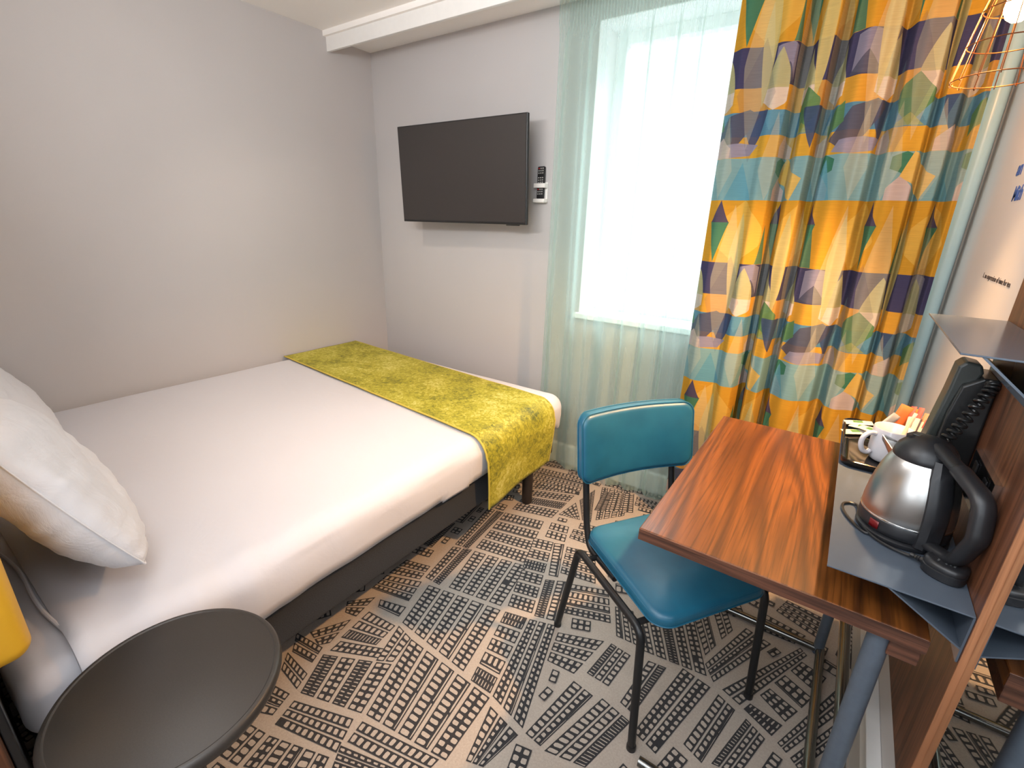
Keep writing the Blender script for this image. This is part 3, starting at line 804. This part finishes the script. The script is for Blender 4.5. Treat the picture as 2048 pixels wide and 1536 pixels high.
tag(pc, 'heavy curtain with yellow, navy and green geometric print right of the window', 'curtain')
# ------------------------------------------------------------------ chair (local: x forward, y sideways)
ch = thing('chair', 'teal padded chair with black tubular legs pulled up to the wooden desk', 'chair', (2.176, -1.113, 0), math.atan2(-.5456, .838), world=False)
def cushion(outline_fn, z0, z1, er, dome, n=5):
    """stack of rings from the underside to a domed top"""
    loops = []
    for i in range(n+1):
        a = PI/2*i/n; loops.append([(x, y, z0+er*.7-er*.7*math.cos(a)) for x, y in outline_fn(er*(1-math.sin(a)))])
    for i in range(n+1):
        a = PI/2*i/n; loops.append([(x, y, z1-er+er*math.sin(a)) for x, y in outline_fn(er*(1-math.cos(a)))])
    for o, d in ((er*1.6, .25), (er*3, .55), (er*4.5, .85), (er*6, 1.0)):
        loops.append([(x, y, z1+dome*d) for x, y in outline_fn(o)])
    return loops
def seat_outline(o):
    # trapezoid plan with round corners, a little wider in front
    P = []
    for x, y in rrect(.205-o, .190-o*1, max(.012, .055-o*.6), 8, .262, .215):
        k = (x-.057)/.41; P.append((x, .215+(y-.215)*(.93+.10*k)))
    return P
mb = MB().rings(cushion(seat_outline, .412, .458, .020, .010))
seat = mb.build('seat', M['teal'], ch, smooth=60)
for z, o in ((.446, .0035), (.4255, -.0005)):
    MB().tube([(x, y, z) for x, y in seat_outline(o)], .0024, 6, closed=True).build('piping', M['teal'], seat)
MB().prism([(x, y) for x, y in seat_outline(.03)], .404, .416, 'z').build('seat_board', M['black'], ch, smooth=0)
# curved backrest
BW, BH = .212, .1085
def back_map(p):
    # p.x across, p.y up, p.z thickness ; bent round a vertical axis, leaning back
    across, up, th = p.x, p.y, p.z
    x = .050+th-.030*(1-(across/BW)**2)*1.0 - (up)*.16
    return Vector((x, .215+across, .738+up))
loops = [[(x, y, z) for x, y, z in L] for L in cushion(lambda o: rrect(BW-o, BH-o, max(.012, .036-o*.5), 8), -.022, .022, .016, .006)]
nb = len(loops[0])
mb = MB()
# dense caps so the bend stays round
mb.rings(loops, cap0=False, cap1=False)
def capgrid(o, z, flip):
    hx, hy = BW-o, BH-o
    mb.grid(lambda a, b: ((2*a-1)*hx*.985, (2*b-1)*hy*.965, z), 14, 6, flip=flip)
mb2 = MB().rings(loops, cap0=True, cap1=True)
bmx = bmesh.new()
me = bpy.data.meshes.new('backrest'); me.from_pydata(mb2.v, [], mb2.f); bmx.from_mesh(me)
bmesh.ops.remove_doubles(bmx, verts=bmx.verts, dist=1e-6)
for i in range(-6, 7):
    g = bmx.verts[:]+bmx.edges[:]+bmx.faces[:]
    bmesh.ops.bisect_plane(bmx, geom=g, plane_co=(i*.03, 0, 0), plane_no=(1, 0, 0))
bmesh.ops.recalc_face_normals(bmx, faces=bmx.faces)
for v_ in bmx.verts: v_.co = back_map(v_.co)
bmx.to_mesh(me); bmx.free(); me.materials.append(M['teal'])
me.polygons.foreach_set('use_smooth', [True]*len(me.polygons)); me.set_sharp_from_angle(angle=math.radians(50))
bk = bpy.data.objects.new('backrest', me); COL.objects.link(bk); bk.parent = ch
for z in (.013, -.013):
    MB().tube([back_map(Vector((x, y, z))) for x, y in dense(rrect(BW+.0005, BH+.0005, .036, 10))], .0024, 6, closed=True).build('piping', M['teal'], bk)
# tubular frame: each leg, the seat rails and the back uprights
r = .0115
for s in (0.0, .44):
    MB().tube(fillet([(0, s, .008), (.098, s, .408), (.24, s, .404)], .045, 8), r, 14).build('leg', M['blackmetal'], ch)
    MB().tube(fillet([(.24, s, .404), (.430, s, .400), (.458, s, .008)], .045, 8), r, 14).build('leg', M['blackmetal'], ch)
    for x, in ((0,), (.458,)):
        MB().lathe([(0, 0), (.0135, 0), (.0135, .014), (.012, .018)], (x, s, 0), 18).build('foot_cap', M['black'], ch)
    y = .045 if s == 0 else .385
    MB().tube(fillet([(.24, y, .396), (.085, y, .396), (.060, y, .47), (.012, y, .72), (.004, y, .80)], .05, 8), .0105, 14).build('upright', M['blackmetal'], ch)
for x in (.14, .40):
    MB().tube([(x, 0, .398), (x, .44, .398)], .009, 12).build('crossbar', M['blackmetal'], ch)

# ------------------------------------------------------------------ desk
dk = thing('desk', 'orange-brown wooden desk on slate tube frame, chair tucked under its corner', 'desk', (2.77, -1.0, 0))
MB().box(2.514, 3.026, -1.418, -.583, .720, .750).build('desk_top', M['deskwood'], dk, smooth=0, bevel=.003)
MB().box(2.978, 3.022, -1.412, -.60, .685, .7195).build('batten', M['deskend'], dk, smooth=0, bevel=.002)
MB().box(2.515, 3.025, -1.4195, -1.4178, .7215, .7485).build('front_edge', M['deskend'], dk, smooth=0)
LEGY = (-1.392, -.668)
for yy, rr in zip(LEGY, (.0185, .0160)):
    MB().tube([(2.966, yy, .0), (2.966, yy, .72)], rr, 24).build('leg', M['slateleg'], dk)
    MB().tube([(2.592, yy, .016), (2.966, yy, .016)], .0135, 16).build('foot_rail', M['chrome'], dk)
    yt = yy+(.10 if yy < -1 else -.06)
    MB().box(2.56, 2.966, yt-.02, yt+.02, .690, .7195).build('top_rail', M['slateleg'], dk, smooth=0)
MB().tube([(2.972, LEGY[0], .018), (2.972, LEGY[1], .018)], .0140, 18).build('floor_rail', M['chrome'], dk)
MB().tube([(2.988, LEGY[0], .30), (2.988, LEGY[1]+.02, .30)], .0145, 20).build('stretcher', M['chrome'], dk)

# ------------------------------------------------------------------ wood wall panel, mirror and folded metal shelves
wp = thing('wall_panel', 'dark walnut wall panel behind the kettle and phone', 'panel', (3.07, -1.2, .39))
MB().box(3.064, 3.0795, -1.420, -.972, .392, 1.95).build('board', M['panelwood'], wp, smooth=0)
MB().box(3.0638, 3.0795, -1.4225, -1.4195, .392, 1.95).build('edge_strip', M['edgewood'], wp, smooth=0)
mr = thing('wall_mirror', 'tall wall mirror beside the walnut panel reflecting the desk', 'mirror', (3.075, -1.8, .3))
MB().box(3.0733, 3.0795, -2.18, -1.4235, .20, 1.95).build('glass', M['mirror'], mr, smooth=0)

def shelf(name, label, x0, xi, z, zi, zb, y0, y1):
    s = thing(name, label, 'shelf', (3.03, (y0+y1)/2, z))
    T = .003
    MB().box(x0, 3.0635, y0, y1, z-T, z).build('top_plate', M['slate'], s, smooth=0, bevel=.0008)
    MB().box(3.0605, 3.0635, y0, y1, zb, z-T).build('wall_plate', M['slate'], s, smooth=0)
    MB().prism([(xi, z-T), (xi+.005, z-T), (3.0605, zi), (3.0605, zi-.0035)], y0+.001, y1-.001, 'y').build('brace_plate', M['slate'], s, smooth=0)
    return s
shelf('lower_shelf', 'slate blue folded metal shelf above the desk, carrying kettle and tray', 2.861, 2.950, .823, .757, .729, -1.416, -.565)
shelf('upper_shelf', 'glossy grey metal shelf on the walnut panel, empty, above the telephone', 2.938, 2.962, 1.237, 1.152, 1.135, -1.416, -.992)
SZ = .823

# ------------------------------------------------------------------ kettle
KC = (2.975, -1.205)
DA = math.atan2(-.89, .46)             # handle direction
kb = thing('kettle_stand', 'round black power stand under the kettle with its cord and plug', 'kettle stand', (KC[0], KC[1], SZ))
MB().lathe([(0, 0), (.072, 0), (.075, .003), (.075, .010), (.070, .014), (0, .014)], (*KC, SZ), 56).build('base', M['blacksoft'], kb, smooth=50)
plug_c = Vector((3.0305, -1.322, SZ))
cord = [(2.930, -1.255, SZ+.008), (2.918, -1.262, SZ+.0045), (2.902, -1.245, SZ+.004), (2.886, -1.215, SZ+.0035), (2.877, -1.185, SZ+.0035), (2.878, -1.160, SZ+.0035),
        (2.890, -1.148, SZ+.0035), (2.902, -1.152, SZ+.005), (2.905, -1.175, SZ+.009), (2.904, -1.205, SZ+.010), (2.912, -1.240, SZ+.008), (2.928, -1.268, SZ+.006), (2.950, -1.288, SZ+.006), (2.978, -1.300, SZ+.007), (2.992, -1.305, SZ+.010)]
def catmull(P, k=6):
    P = [Vector(p) for p in P]; out = []
    for i in range(len(P)-1):
        a, b, c, d = P[max(i-1, 0)], P[i], P[i+1], P[min(i+2, len(P)-1)]
        for j in range(k):
            t = j/k
            out.append(.5*((2*b)+(c-a)*t+(2*a-5*b+4*c-d)*t*t+(3*b-a-3*c+d)*t**3))
    out.append(P[-1]); return out
MB().tube(catmull(cord), .0030, 10).build('cord', M['black'], kb)
# British plug lying on its pins' side: flat rounded body, strain relief
pl = MB()
pd = Vector((.93, -.36, 0)).normalized(); ps = Vector((.36, .93, 0)).normalized()
def pframe(p): return Vector((plug_c.x, plug_c.y, SZ))+pd*p.x+ps*p.y+Vector((0, 0, p.z))
def pout(o):
    P = []
    for i in range(40):
        a = 2*PI*i/40; cx, cy = math.cos(a), math.sin(a)
        x = .031*abs(cx)**.72*(1 if cx > 0 else -1); y = .027*abs(cy)**.72*(1 if cy > 0 else -1)
        y *= 1-.16*(-x/.031) if x < 0 else 1
        P.append((x*(1-o/.031), y*(1-o/.027)))
    return P
pl.rings([[(x, y, z) for x, y in pout(o)] for o, z in ((.003, 0), (0, .003), (0, .017), (.0015, .018), (.0015, .020), (0, .021), (0, .026), (.002, .029), (.006, .031))])
pl.map(pframe); plo = pl.build('plug', M['blacksoft'], kb, smooth=40)
# raised moulding marks on the plug's back
mk = MB()
for (u, w0, w1) in ((-.010, -.012, .012), (.001, -.013, .013), (.007, -.010, .010), (.012, -.011, .008)):
    yy = w0
    while yy < w1:
        mk.box(u-.0014, u+.0014, yy, yy+.0012, .0309, .0313); yy += .0026
mk.map(pframe).build('moulded_marks', M['markgrey'], plo, smooth=0)
MB().tube([pframe(Vector((x, 0, .012))) for x in (-.050, -.044, -.0435, -.040, -.0395, -.036, -.0355, -.032, -.025)], [.0042, .0046, .0038, .005, .004, .0055, .0045, .006, .0075], 14).build('strain_relief', M['black'], plo)

kt = thing('kettle', 'brushed steel electric kettle with black lid and handle on the lower shelf', 'kettle', (KC[0], KC[1], SZ+.0142))
kz = SZ+.0142
MB().lathe([(0, 0), (.068, 0), (.0735, .004), (.0745, .012), (.0740, .028), (.0725, .031), (0, .031)], (*KC, kz), 64).build('base_ring', M['blacksoft'], kt, smooth=50)
body = [(.0735, .0312), (.0742, .036), (.0735, .050), (.0710, .075), (.0670, .100), (.0610, .125), (.0545, .143), (.0495, .153), (.0480, .155)]
bo = MB().lathe(body, (*KC, kz), 72).build('body', M['steel'], kt, smooth=60)
MB().lathe([(.0745, .0295), (.0750, .0312), (.0745, .033), (.0735, .0335)], (*KC, kz), 64).build('rim', M['silver'], bo)
ld = MB().lathe([(.0495, .152), (.0505, .156), (.0495, .163), (.0455, .174), (.036, .186), (.022, .194), (.010, .197), (0, .1975)], (*KC, kz), 56)
lo = ld.build('lid', M['blacksoft'], kt, smooth=60)
ca, sa = math.cos(DA), math.sin(DA)
SA = math.radians(148); cs_, ss_ = math.cos(SA), math.sin(SA)
def sf(d, s, z): return Vector((KC[0]+cs_*d-ss_*s, KC[1]+ss_*d+cs_*s, kz+z))
def kf(d, s, z): return Vector((KC[0]+ca*d-sa*s, KC[1]+sa*d+ca*s, kz+z))     # d along the handle side, s sideways
# finger notch in the lid, towards the spout
MB().rings([[sf(.024-a, b, z) for a, b in rrect(.011, .017, .006, 5)] for z in (.178, .1925)]).build('lid_notch', M['black'], lo, smooth=40)
MB().box(-.006, .006, -.011, .011, 0, .003).map(lambda p: sf(.020+p.x, p.y, .1925+p.z)).build('lid_catch', M['phonegrey'], lo, smooth=0, bevel=.001)
# spout: a folded steel beak on the side away from the handle
sp = MB()
L0 = [sf(.0460, s, z) for s, z in ((-.021, .155), (-.012, .130), (0, .120), (.012, .130), (.021, .155))]
L1 = [sf(.0770, s, z) for s, z in ((-.003, .168), (-.002, .160), (0, .157), (.002, .160), (.003, .168))]
sp.add(L0+L1, [(i, i+1, 6+i, 5+i) for i in range(4)])
spo = sp.build('spout', M['steel'], kt, smooth=0); m_ = spo.modifiers.new('thick', 'SOLIDIFY'); m_.thickness = .0012
# handle: black spine down the back of the body and a D-shaped grip
hs = MB()
loops = []
for z, o in ((.0, .0752), (.03, .0762), (.06, .0752), (.10, .0690), (.135, .0585), (.155, .0520), (.168, .047)):
    w = .021 if z < .13 else .021-.006*(z-.13)/.04
    ins = o-.016
    loops.append([kf(ins, -w, z), kf(o-.001, -w, z), kf(o+.007, -w*.55, z), kf(o+.007, w*.55, z), kf(o-.001, w, z), kf(ins, w, z)])
hs.rings(loops).build('handle_spine', M['blacksoft'], kt, smooth=40)
grip = fillet([kf(.020, 0, .186), kf(.080, 0, .172), kf(.148, 0, .150), kf(.160, 0, .085), kf(.138, 0, .020), kf(.072, 0, .010)], .040, 8)
gm = MB(); n = len(grip); loops = []
for i, p in enumerate(grip):
    a = grip[max(i-1, 0)]; b = grip[min(i+1, n-1)]; tg = (b-a).normalized()
    sd = Vector((-sa, ca, 0)); up = tg.cross(sd).normalized()
    f = i/(n-1); ww = .0145+.003*math.sin(PI*f); hh_ = .0095+.004*math.sin(PI*f)
    loops.append([p+sd*ww*math.cos(q*2*PI/18)+up*hh_*math.sin(q*2*PI/18) for q in range(18)])
go = gm.rings(loops).build('handle', M['blacksoft'], kt, smooth=60)
for d, z in ((.098, .1695), (.118, .160)):
    MB().rings([[kf(d+a, b, z+dz) for a, b in rrect(.0035, .0075, .003, 4)] for dz in (-.004, .0025)]).build('thumb_switch', M['silver'], go, smooth=40)
# red power window on the base ring, near the cord
ra = math.atan2(-1.262-KC[1], 2.925-KC[0])
rw = MB().grid(lambda a, b: (KC[0]+.0752*math.cos(ra-.12+.24*a), KC[1]+.0752*math.sin(ra-.12+.24*a), kz+.008+.016*b), 8, 1)
rwo = rw.build('power_window', M['redlens'], kt); m_ = rwo.modifiers.new('thick', 'SOLIDIFY'); m_.thickness = .0015

# ------------------------------------------------------------------ tray, mug and sachets
tr_ = thing('serving_tray', 'glossy black tray at the far end of the lower shelf', 'tray', (2.957, -.765, SZ))
TX, TY, THX, THY = 2.9575, -.765, .0955, .180
mb = MB()
prof = [(.006, 0, 1), (.002, .004, 1), (0, .018, 1), (.003, .0195, 1), (.006, .018, 1), (.0085, .006, 1), (.012, .0042, 1)]
mb.rings([[(x, y, SZ+z+.0002) for x, y in rrect(THX-o, THY-o, .030-o*.6, 8, TX, TY)] for o, z, _ in prof])
mb.build('tray_body', M['gloss'], tr_, smooth=45)
TZ = SZ+.0046
MC = (2.960, -.838)
mg = thing('mug', 'plain white china mug on the black tray, one stick inside', 'mug', (*MC, TZ))
mz = TZ+.0005
MB().lathe([(0, 0), (.033, 0), (.036, .003), (.0405, .012), (.0425, .03), (.0428, .088), (.0418, .0905), (.0400, .089), (.0395, .03), (.036, .010), (.03, .007), (0, .006)], (*MC, mz), 56).build('body', M['china'], mg, smooth=50)
ha = math.atan2(-.55, -.83)
def mf(d, z): return Vector((MC[0]+math.cos(ha)*d, MC[1]+math.sin(ha)*d, mz+z))
hpath = catmull([mf(.039, .072), mf(.055, .076), mf(.070, .066), mf(.074, .046), mf(.066, .026), mf(.053, .020), mf(.045, .026)], 7)
MB().tube(hpath, [.0062]*len(hpath), 14).build('handle', M['china'], mg)

paper = {}
def pap(name, col): 
    paper[name] = plain(name, col, .6, var=.04); return paper[name]
pw, pr, po, pb, pg, pt_ = pap('cream_sachet_paper', (.50, .47, .42)), pap('red_sachet_print', (.70, .06, .05)), pap('orange_wrapper', (.85, .16, .03)), pap('tan_wrapper', (.50, .33, .08)), pap('green_sachet_print', (.05, .16, .05)), pap('brown_sachet_print', (.42, .20, .12))
def stick(label, a, b, w, tipmat, name='sugar_stick', cat='sugar stick', body=None, tipf=.28, tip_top=True, grp='paper sugar sticks standing behind the mug'):
    """a flat paper tube from a to b with a printed end"""
    a, b = Vector(a), Vector(b); d = (b-a); L = d.length; d = d.normalized()
    s = d.cross(Vector((.35, .9, .15))).normalized(); n_ = s.cross(d)
    t_ = thing(name, label, cat, a, group=grp)
    def seg(f0, f1):
        m = MB(); loops = []
        for k in range(7):
            f = f0+(f1-f0)*k/6; p = a+d*L*f; fl = .0022*(1-(2*f-1)**6)+.0003
            loops.append([p+s*w*x+n_*fl*y for x, y in ((-1,0),(-.6,.8),(0,1),(.6,.8),(1,0),(.6,-.8),(0,-1),(-.6,-.8))])
        return m.rings(loops)
    seg(0, 1-tipf).build('paper_body', body or pw, t_, smooth=60)
    seg(1-tipf, 1).build('printed_end', tipmat, t_, smooth=60)
    return t_
TB = TZ+.001
sticks = [((3.012, -.700, TB), (3.030, -.628, TB+.098), pr, 'red-tipped paper sugar stick, tallest of the sheaf behind the mug'),
          ((3.004, -.690, TB), (3.014, -.618, TB+.095), pr, 'red-tipped paper sugar stick leaning next to the orange packet'),
          ((3.022, -.684, TB), (3.048, -.612, TB+.080), pt_, 'brown-tipped paper sugar stick near the wall in the sheaf'),
          ((3.026, -.720, TB), (3.047, -.660, TB+.074), pr, 'short red-tipped paper sugar stick nearest the lettered wall'),
          ((3.020, -.742, TB), (3.046, -.702, TB+.058), pt_, 'brown-tipped paper sugar stick lowest in the sheaf')]
for a, b, m_, lb in sticks: stick(lb, a, b, .0065, m_)
stick('pale wooden stirring stick leaning inside the white mug', (2.968, -.840, mz+.008), (2.998, -.795, mz+.128), .0042, pw, name='stirring_stick', cat='stirrer', body=plain('pale_birch', (.62, .48, .33), .6), tipf=.1, grp=None)
def packet(name, label, cat, c, u, w, hu, hw_, th, mat, band, grp):
    c, u = Vector(c), Vector(u).normalized(); w = Vector(w); w = (w-u*w.dot(u)).normalized(); n_ = u.cross(w)
    t_ = thing(name, label, cat, c, group=grp)
    m = MB()
    def P(a, b, s):
        x, y = 2*a-1, 2*b-1
        h = th*(max(0, (1-abs(x)**4)*(1-abs(y)**4)))**.6+.0003
        return c+u*x*hu+w*y*hw_+n_*s*h
    m.grid(lambda a, b: P(a, b, 1), 12, 8); m.grid(lambda a, b: P(a, b, -1), 12, 8, flip=True)
    m.build('wrapper', mat, t_, smooth=60)
    if band:
        q = MB().grid(lambda a, b: P(.30+.34*a, .25+.5*b, 1)+n_*.0006, 6, 5)
        q.build('print', band, t_, smooth=60)
    return t_
packet('biscuit_packet', 'shiny orange biscuit packet standing behind the mug', 'packet', (2.990, -.628, TB+.050), (.25, .1, 1), (1, 0, 0), .046, .018, .007, po, pr, None)
packet('coffee_sachet', 'tan coffee sachet standing behind the orange packet', 'sachet', (3.010, -.612, TB+.046), (.12, .08, 1), (1, 0, 0), .042, .015, .004, pb, None, None)
packet('milk_sachet', 'cream and red sachet leaning left of the orange packet', 'sachet', (2.962, -.640, TB+.036), (.5, .1, .8), (.8, .2, -.5), .036, .012, .003, pw, pr, None)
lay = [((2.893, -.690, TB+.006), (.85, .55, .02), 'cream sachet with green print lying at the left edge of the tray'),
       ((2.912, -.655, TB+.013), (1, -.28, .06), 'cream sachet with green print lying across the middle of the sachet pile'),
       ((2.930, -.690, TB+.021), (.85, -.60, .04), 'cream sachet with green print on top of the pile beside the mug'),
       ((2.898, -.632, TB+.017), (1, .22, .12), 'cream sachet with green print at the back rim of the tray')]
for c_, u_, lb in lay: packet('tea_sachet', lb, 'sachet', c_, u_, (0, 1, .12), .036, .0135, .003, pw, pg, 'flat sachets on the tray')

# ------------------------------------------------------------------ telephone and socket on the panel
ph = thing('telephone', 'black wall telephone with coiled cord on the walnut panel below the upper shelf', 'telephone', (3.04, -1.03, .95))
MB().prism([(3.0636, .90), (3.000, .90), (3.004, 1.05), (3.012, 1.112), (3.040, 1.134), (3.0636, 1.134)], -1.085, -.985, 'y').build('base', M['phone'], ph, smooth=0, bevel=.004, seg=3)
# handset: long slab, thick ends bending towards the base
hp = [(3.018, .905), (2.984, .905), (2.978, .915), (2.986, .99), (2.996, 1.09), (3.000, 1.148), (3.010, 1.160), (3.034, 1.156), (3.040, 1.140), (3.034, 1.120), (3.018, 1.112), (3.010, 1.07), (3.004, 1.00), (3.008, .950), (3.018, .940)]
MB().prism(hp, -1.070, -1.012, 'y').build('handset', M['phonegrey'], ph, smooth=0, bevel=.005, seg=3)
ax = catmull([(3.052, -1.092, 1.128), (3.050, -1.100, 1.118), (3.040, -1.108, 1.09), (3.026, -1.116, 1.05), (3.012, -1.122, 1.015), (2.998, -1.122, .985), (2.992, -1.115, .95)], 60)
co = []
for i, p in enumerate(ax):
    a = i*2*PI/21; tg = (ax[min(i+1, len(ax)-1)]-ax[max(i-1, 0)]).normalized()
    e1 = tg.cross(Vector((0, 1, .2))).normalized(); e2 = tg.cross(e1)
    co.append(p+e1*.0088*math.cos(a)+e2*.0088*math.sin(a))
MB().tube(co, .0031, 8).build('coiled_cord', M['phone'], ph)
ks = thing('wall_socket', 'black switch plate with silver edge on the walnut panel behind the kettle handle', 'socket', (3.062, -1.215, .96))
MB().box(3.0545, 3.0637, -1.300, -1.130, .915, 1.005).build('plate', M['gloss'], ks, smooth=0, bevel=.002)
MB().box(3.0535, 3.0637, -1.3015, -1.1285, 1.0052, 1.0072).box(3.0535, 3.0637, -1.3030, -1.3010, .913, 1.0072).build('silver_edge', M['silver'], ks, smooth=0)
for yy in (-1.255, -1.175):
    MB().box(3.0515, 3.0545, yy-.012, yy+.012, .975, .995).build('switch', M['black'], ks, smooth=0, bevel=.001)

# ------------------------------------------------------------------ pendant lamp
PC = (2.962, -.690)
pn = thing('pendant_lamp', 'copper wire cage pendant lamp with a glowing bulb in front of the curtain', 'lamp', (PC[0], PC[1], 1.735))
cage = MB()
RZ = [(.083, 1.733), (.076, 1.775), (.0685, 1.820), (.060, 1.870), (.050, 1.915), (.034, 1.952), (.020, 1.968)]
def rad(z):
    for (r0, z0), (r1, z1) in zip(RZ, RZ[1:]):
        if z <= z1: return r0+(r1-r0)*(z-z0)/(z1-z0)
    return RZ[-1][0]
for z in (1.733, 1.802, 1.868, 1.930):
    rr = rad(z)
    cage.tube([(PC[0]+rr*math.cos(2*PI*i/48), PC[1]+rr*math.sin(2*PI*i/48), z) for i in range(48)], .0013, 6, closed=True)
for k in range(14):
    a = 2*PI*(k+.3)/14; ca_, sa_ = math.cos(a), math.sin(a)
    pts = [(PC[0]+(r_+.0022)*ca_, PC[1]+(r_+.0022)*sa_, z) for r_, z in RZ]
    hook = [(PC[0]+(.083+d)*ca_, PC[1]+(.083+d)*sa_, 1.733+e) for d, e in ((-.003, .002), (-.0028, -.002), (.0004, -.0040), (.0028, -.0015))]
    cage.tube(hook+pts, .0012, 6)
cage.build('wire_cage', M['copper'], pn)
MB().lathe([(0, 1.840), (.010, 1.842), (.020, 1.850), (.0265, 1.864), (.028, 1.880), (.0255, 1.897), (.019, 1.915), (.0145, 1.928), (.0135, 1.935), (0, 1.935)], (*PC, 0), 32).build('bulb', M['bulb'], pn)
MB().lathe([(0, 1.934), (.017, 1.934), (.0185, 1.940), (.0185, 1.985), (.012, 2.0), (.004, 2.01), (0, 2.01)], (*PC, 0), 28).build('lamp_holder', M['copperdark'], pn)
MB().tube([(*PC, 2.005), (*PC, 2.385)], .003, 8).build('cord', M['black'], pn)
MB().lathe([(0, 2.378), (.045, 2.378), (.047, 2.384), (.047, 2.3995), (0, 2.3995)], (*PC, 0), 32).build('ceiling_rose', M['copperdark'], pn)

# ------------------------------------------------------------------ light
def area(name, loc, target, size, sy, power, col):
    L = bpy.data.lights.new(name, 'AREA'); L.shape = 'RECTANGLE'; L.size = size; L.size_y = sy; L.energy = power; L.color = col
    o = bpy.data.objects.new(name, L); COL.objects.link(o); o.location = loc
    d = Vector(target)-Vector(loc); o.rotation_euler = d.to_track_quat('-Z', 'Y').to_euler(); return o
def spot(name, loc, target, power, col, ang, blend=.5, rad=.04):
    L = bpy.data.lights.new(name, 'SPOT'); L.energy = power; L.color = col; L.spot_size = math.radians(ang); L.spot_blend = blend; L.shadow_soft_size = rad
    o = bpy.data.objects.new(name, L); COL.objects.link(o); o.location = loc
    d = Vector(target)-Vector(loc); o.rotation_euler = d.to_track_quat('-Z', 'Y').to_euler(); return o
w = bpy.data.worlds.new('World'); sc.world = w; w.use_nodes = True
w.node_tree.nodes['Background'].inputs[0].default_value = (.93, .97, 1, 1); w.node_tree.nodes['Background'].inputs[1].default_value = 2.2
area('daylight', (2.22, 1.75, 3.85), (2.20, 0, 1.45), 1.9, 1.3, 420, (.90, .96, 1))
spot('ceiling_downlight', (.55, -1.30, 2.385), (.85, -.55, .6), 40, (1, .84, .70), 105, .8, .05)
spot('ceiling_downlight', (1.95, -1.75, 2.385), (1.95, -1.70, .5), 5, (1, .88, .76), 150, .6, .06)
spot('pendant_fill_spot', (PC[0]-.02, PC[1]-.02, 1.834), (1.95, -.72, 0), 240, (1, .56, .24), 98, .75, .03)  # added spot under the bulb, strengthens the warm light on the floor
area('overhead_fill', (2.45, -2.55, 2.34), (1.2, -.9, .9), 1.0, .8, 33, (.86, .93, 1))  # added cool fill above and behind the camera
area('ceiling_fill', (1.45, -2.30, 2.0), (1.7, -.70, 2.4), .9, .2, 28, (1, .97, .95))  # added unseen uplight that brightens the ceiling, no fitting there
area('front_fill', (2.55, -2.95, 1.45), (1.1, -.6, 1.55), 1.0, 1.2, 22, (.86, .93, 1))  # added fill light behind the camera, lifts the walls and ceiling

# ------------------------------------------------------------------ camera
yaw, pit, rol = -0.60662692, -0.33437135, 0.02997265
f_ = Vector((math.sin(yaw)*math.cos(pit), math.cos(yaw)*math.cos(pit), math.sin(pit)))
r0 = Vector((math.cos(yaw), -math.sin(yaw), 0)); u0 = r0.cross(f_)
rr_ = r0*math.cos(rol)+u0*math.sin(rol); uu_ = -r0*math.sin(rol)+u0*math.cos(rol)
cam = bpy.data.cameras.new('camera'); co_ = bpy.data.objects.new('camera', cam); COL.objects.link(co_)
mt = Matrix.Identity(4)
for i in range(3): mt[i][0], mt[i][1], mt[i][2] = rr_[i], uu_[i], -f_[i]
mt[0][3], mt[1][3], mt[2][3] = 2.786, -2.332022, 1.40
co_.matrix_world = mt
cam.sensor_width = 36; cam.sensor_fit = 'HORIZONTAL'; cam.lens = 943.977/2048*36; cam.clip_start = .02
sc.camera = co_
sc.view_settings.view_transform = 'Standard'; sc.view_settings.look = 'None'
sc.view_settings.exposure = -0.35; sc.view_settings.gamma = 1.0
sc.cycles.use_denoising = True
sc.cycles.max_bounces = 8; sc.cycles.transparent_max_bounces = 16; sc.cycles.sample_clamp_indirect = 6
bpy.context.view_layer.update()
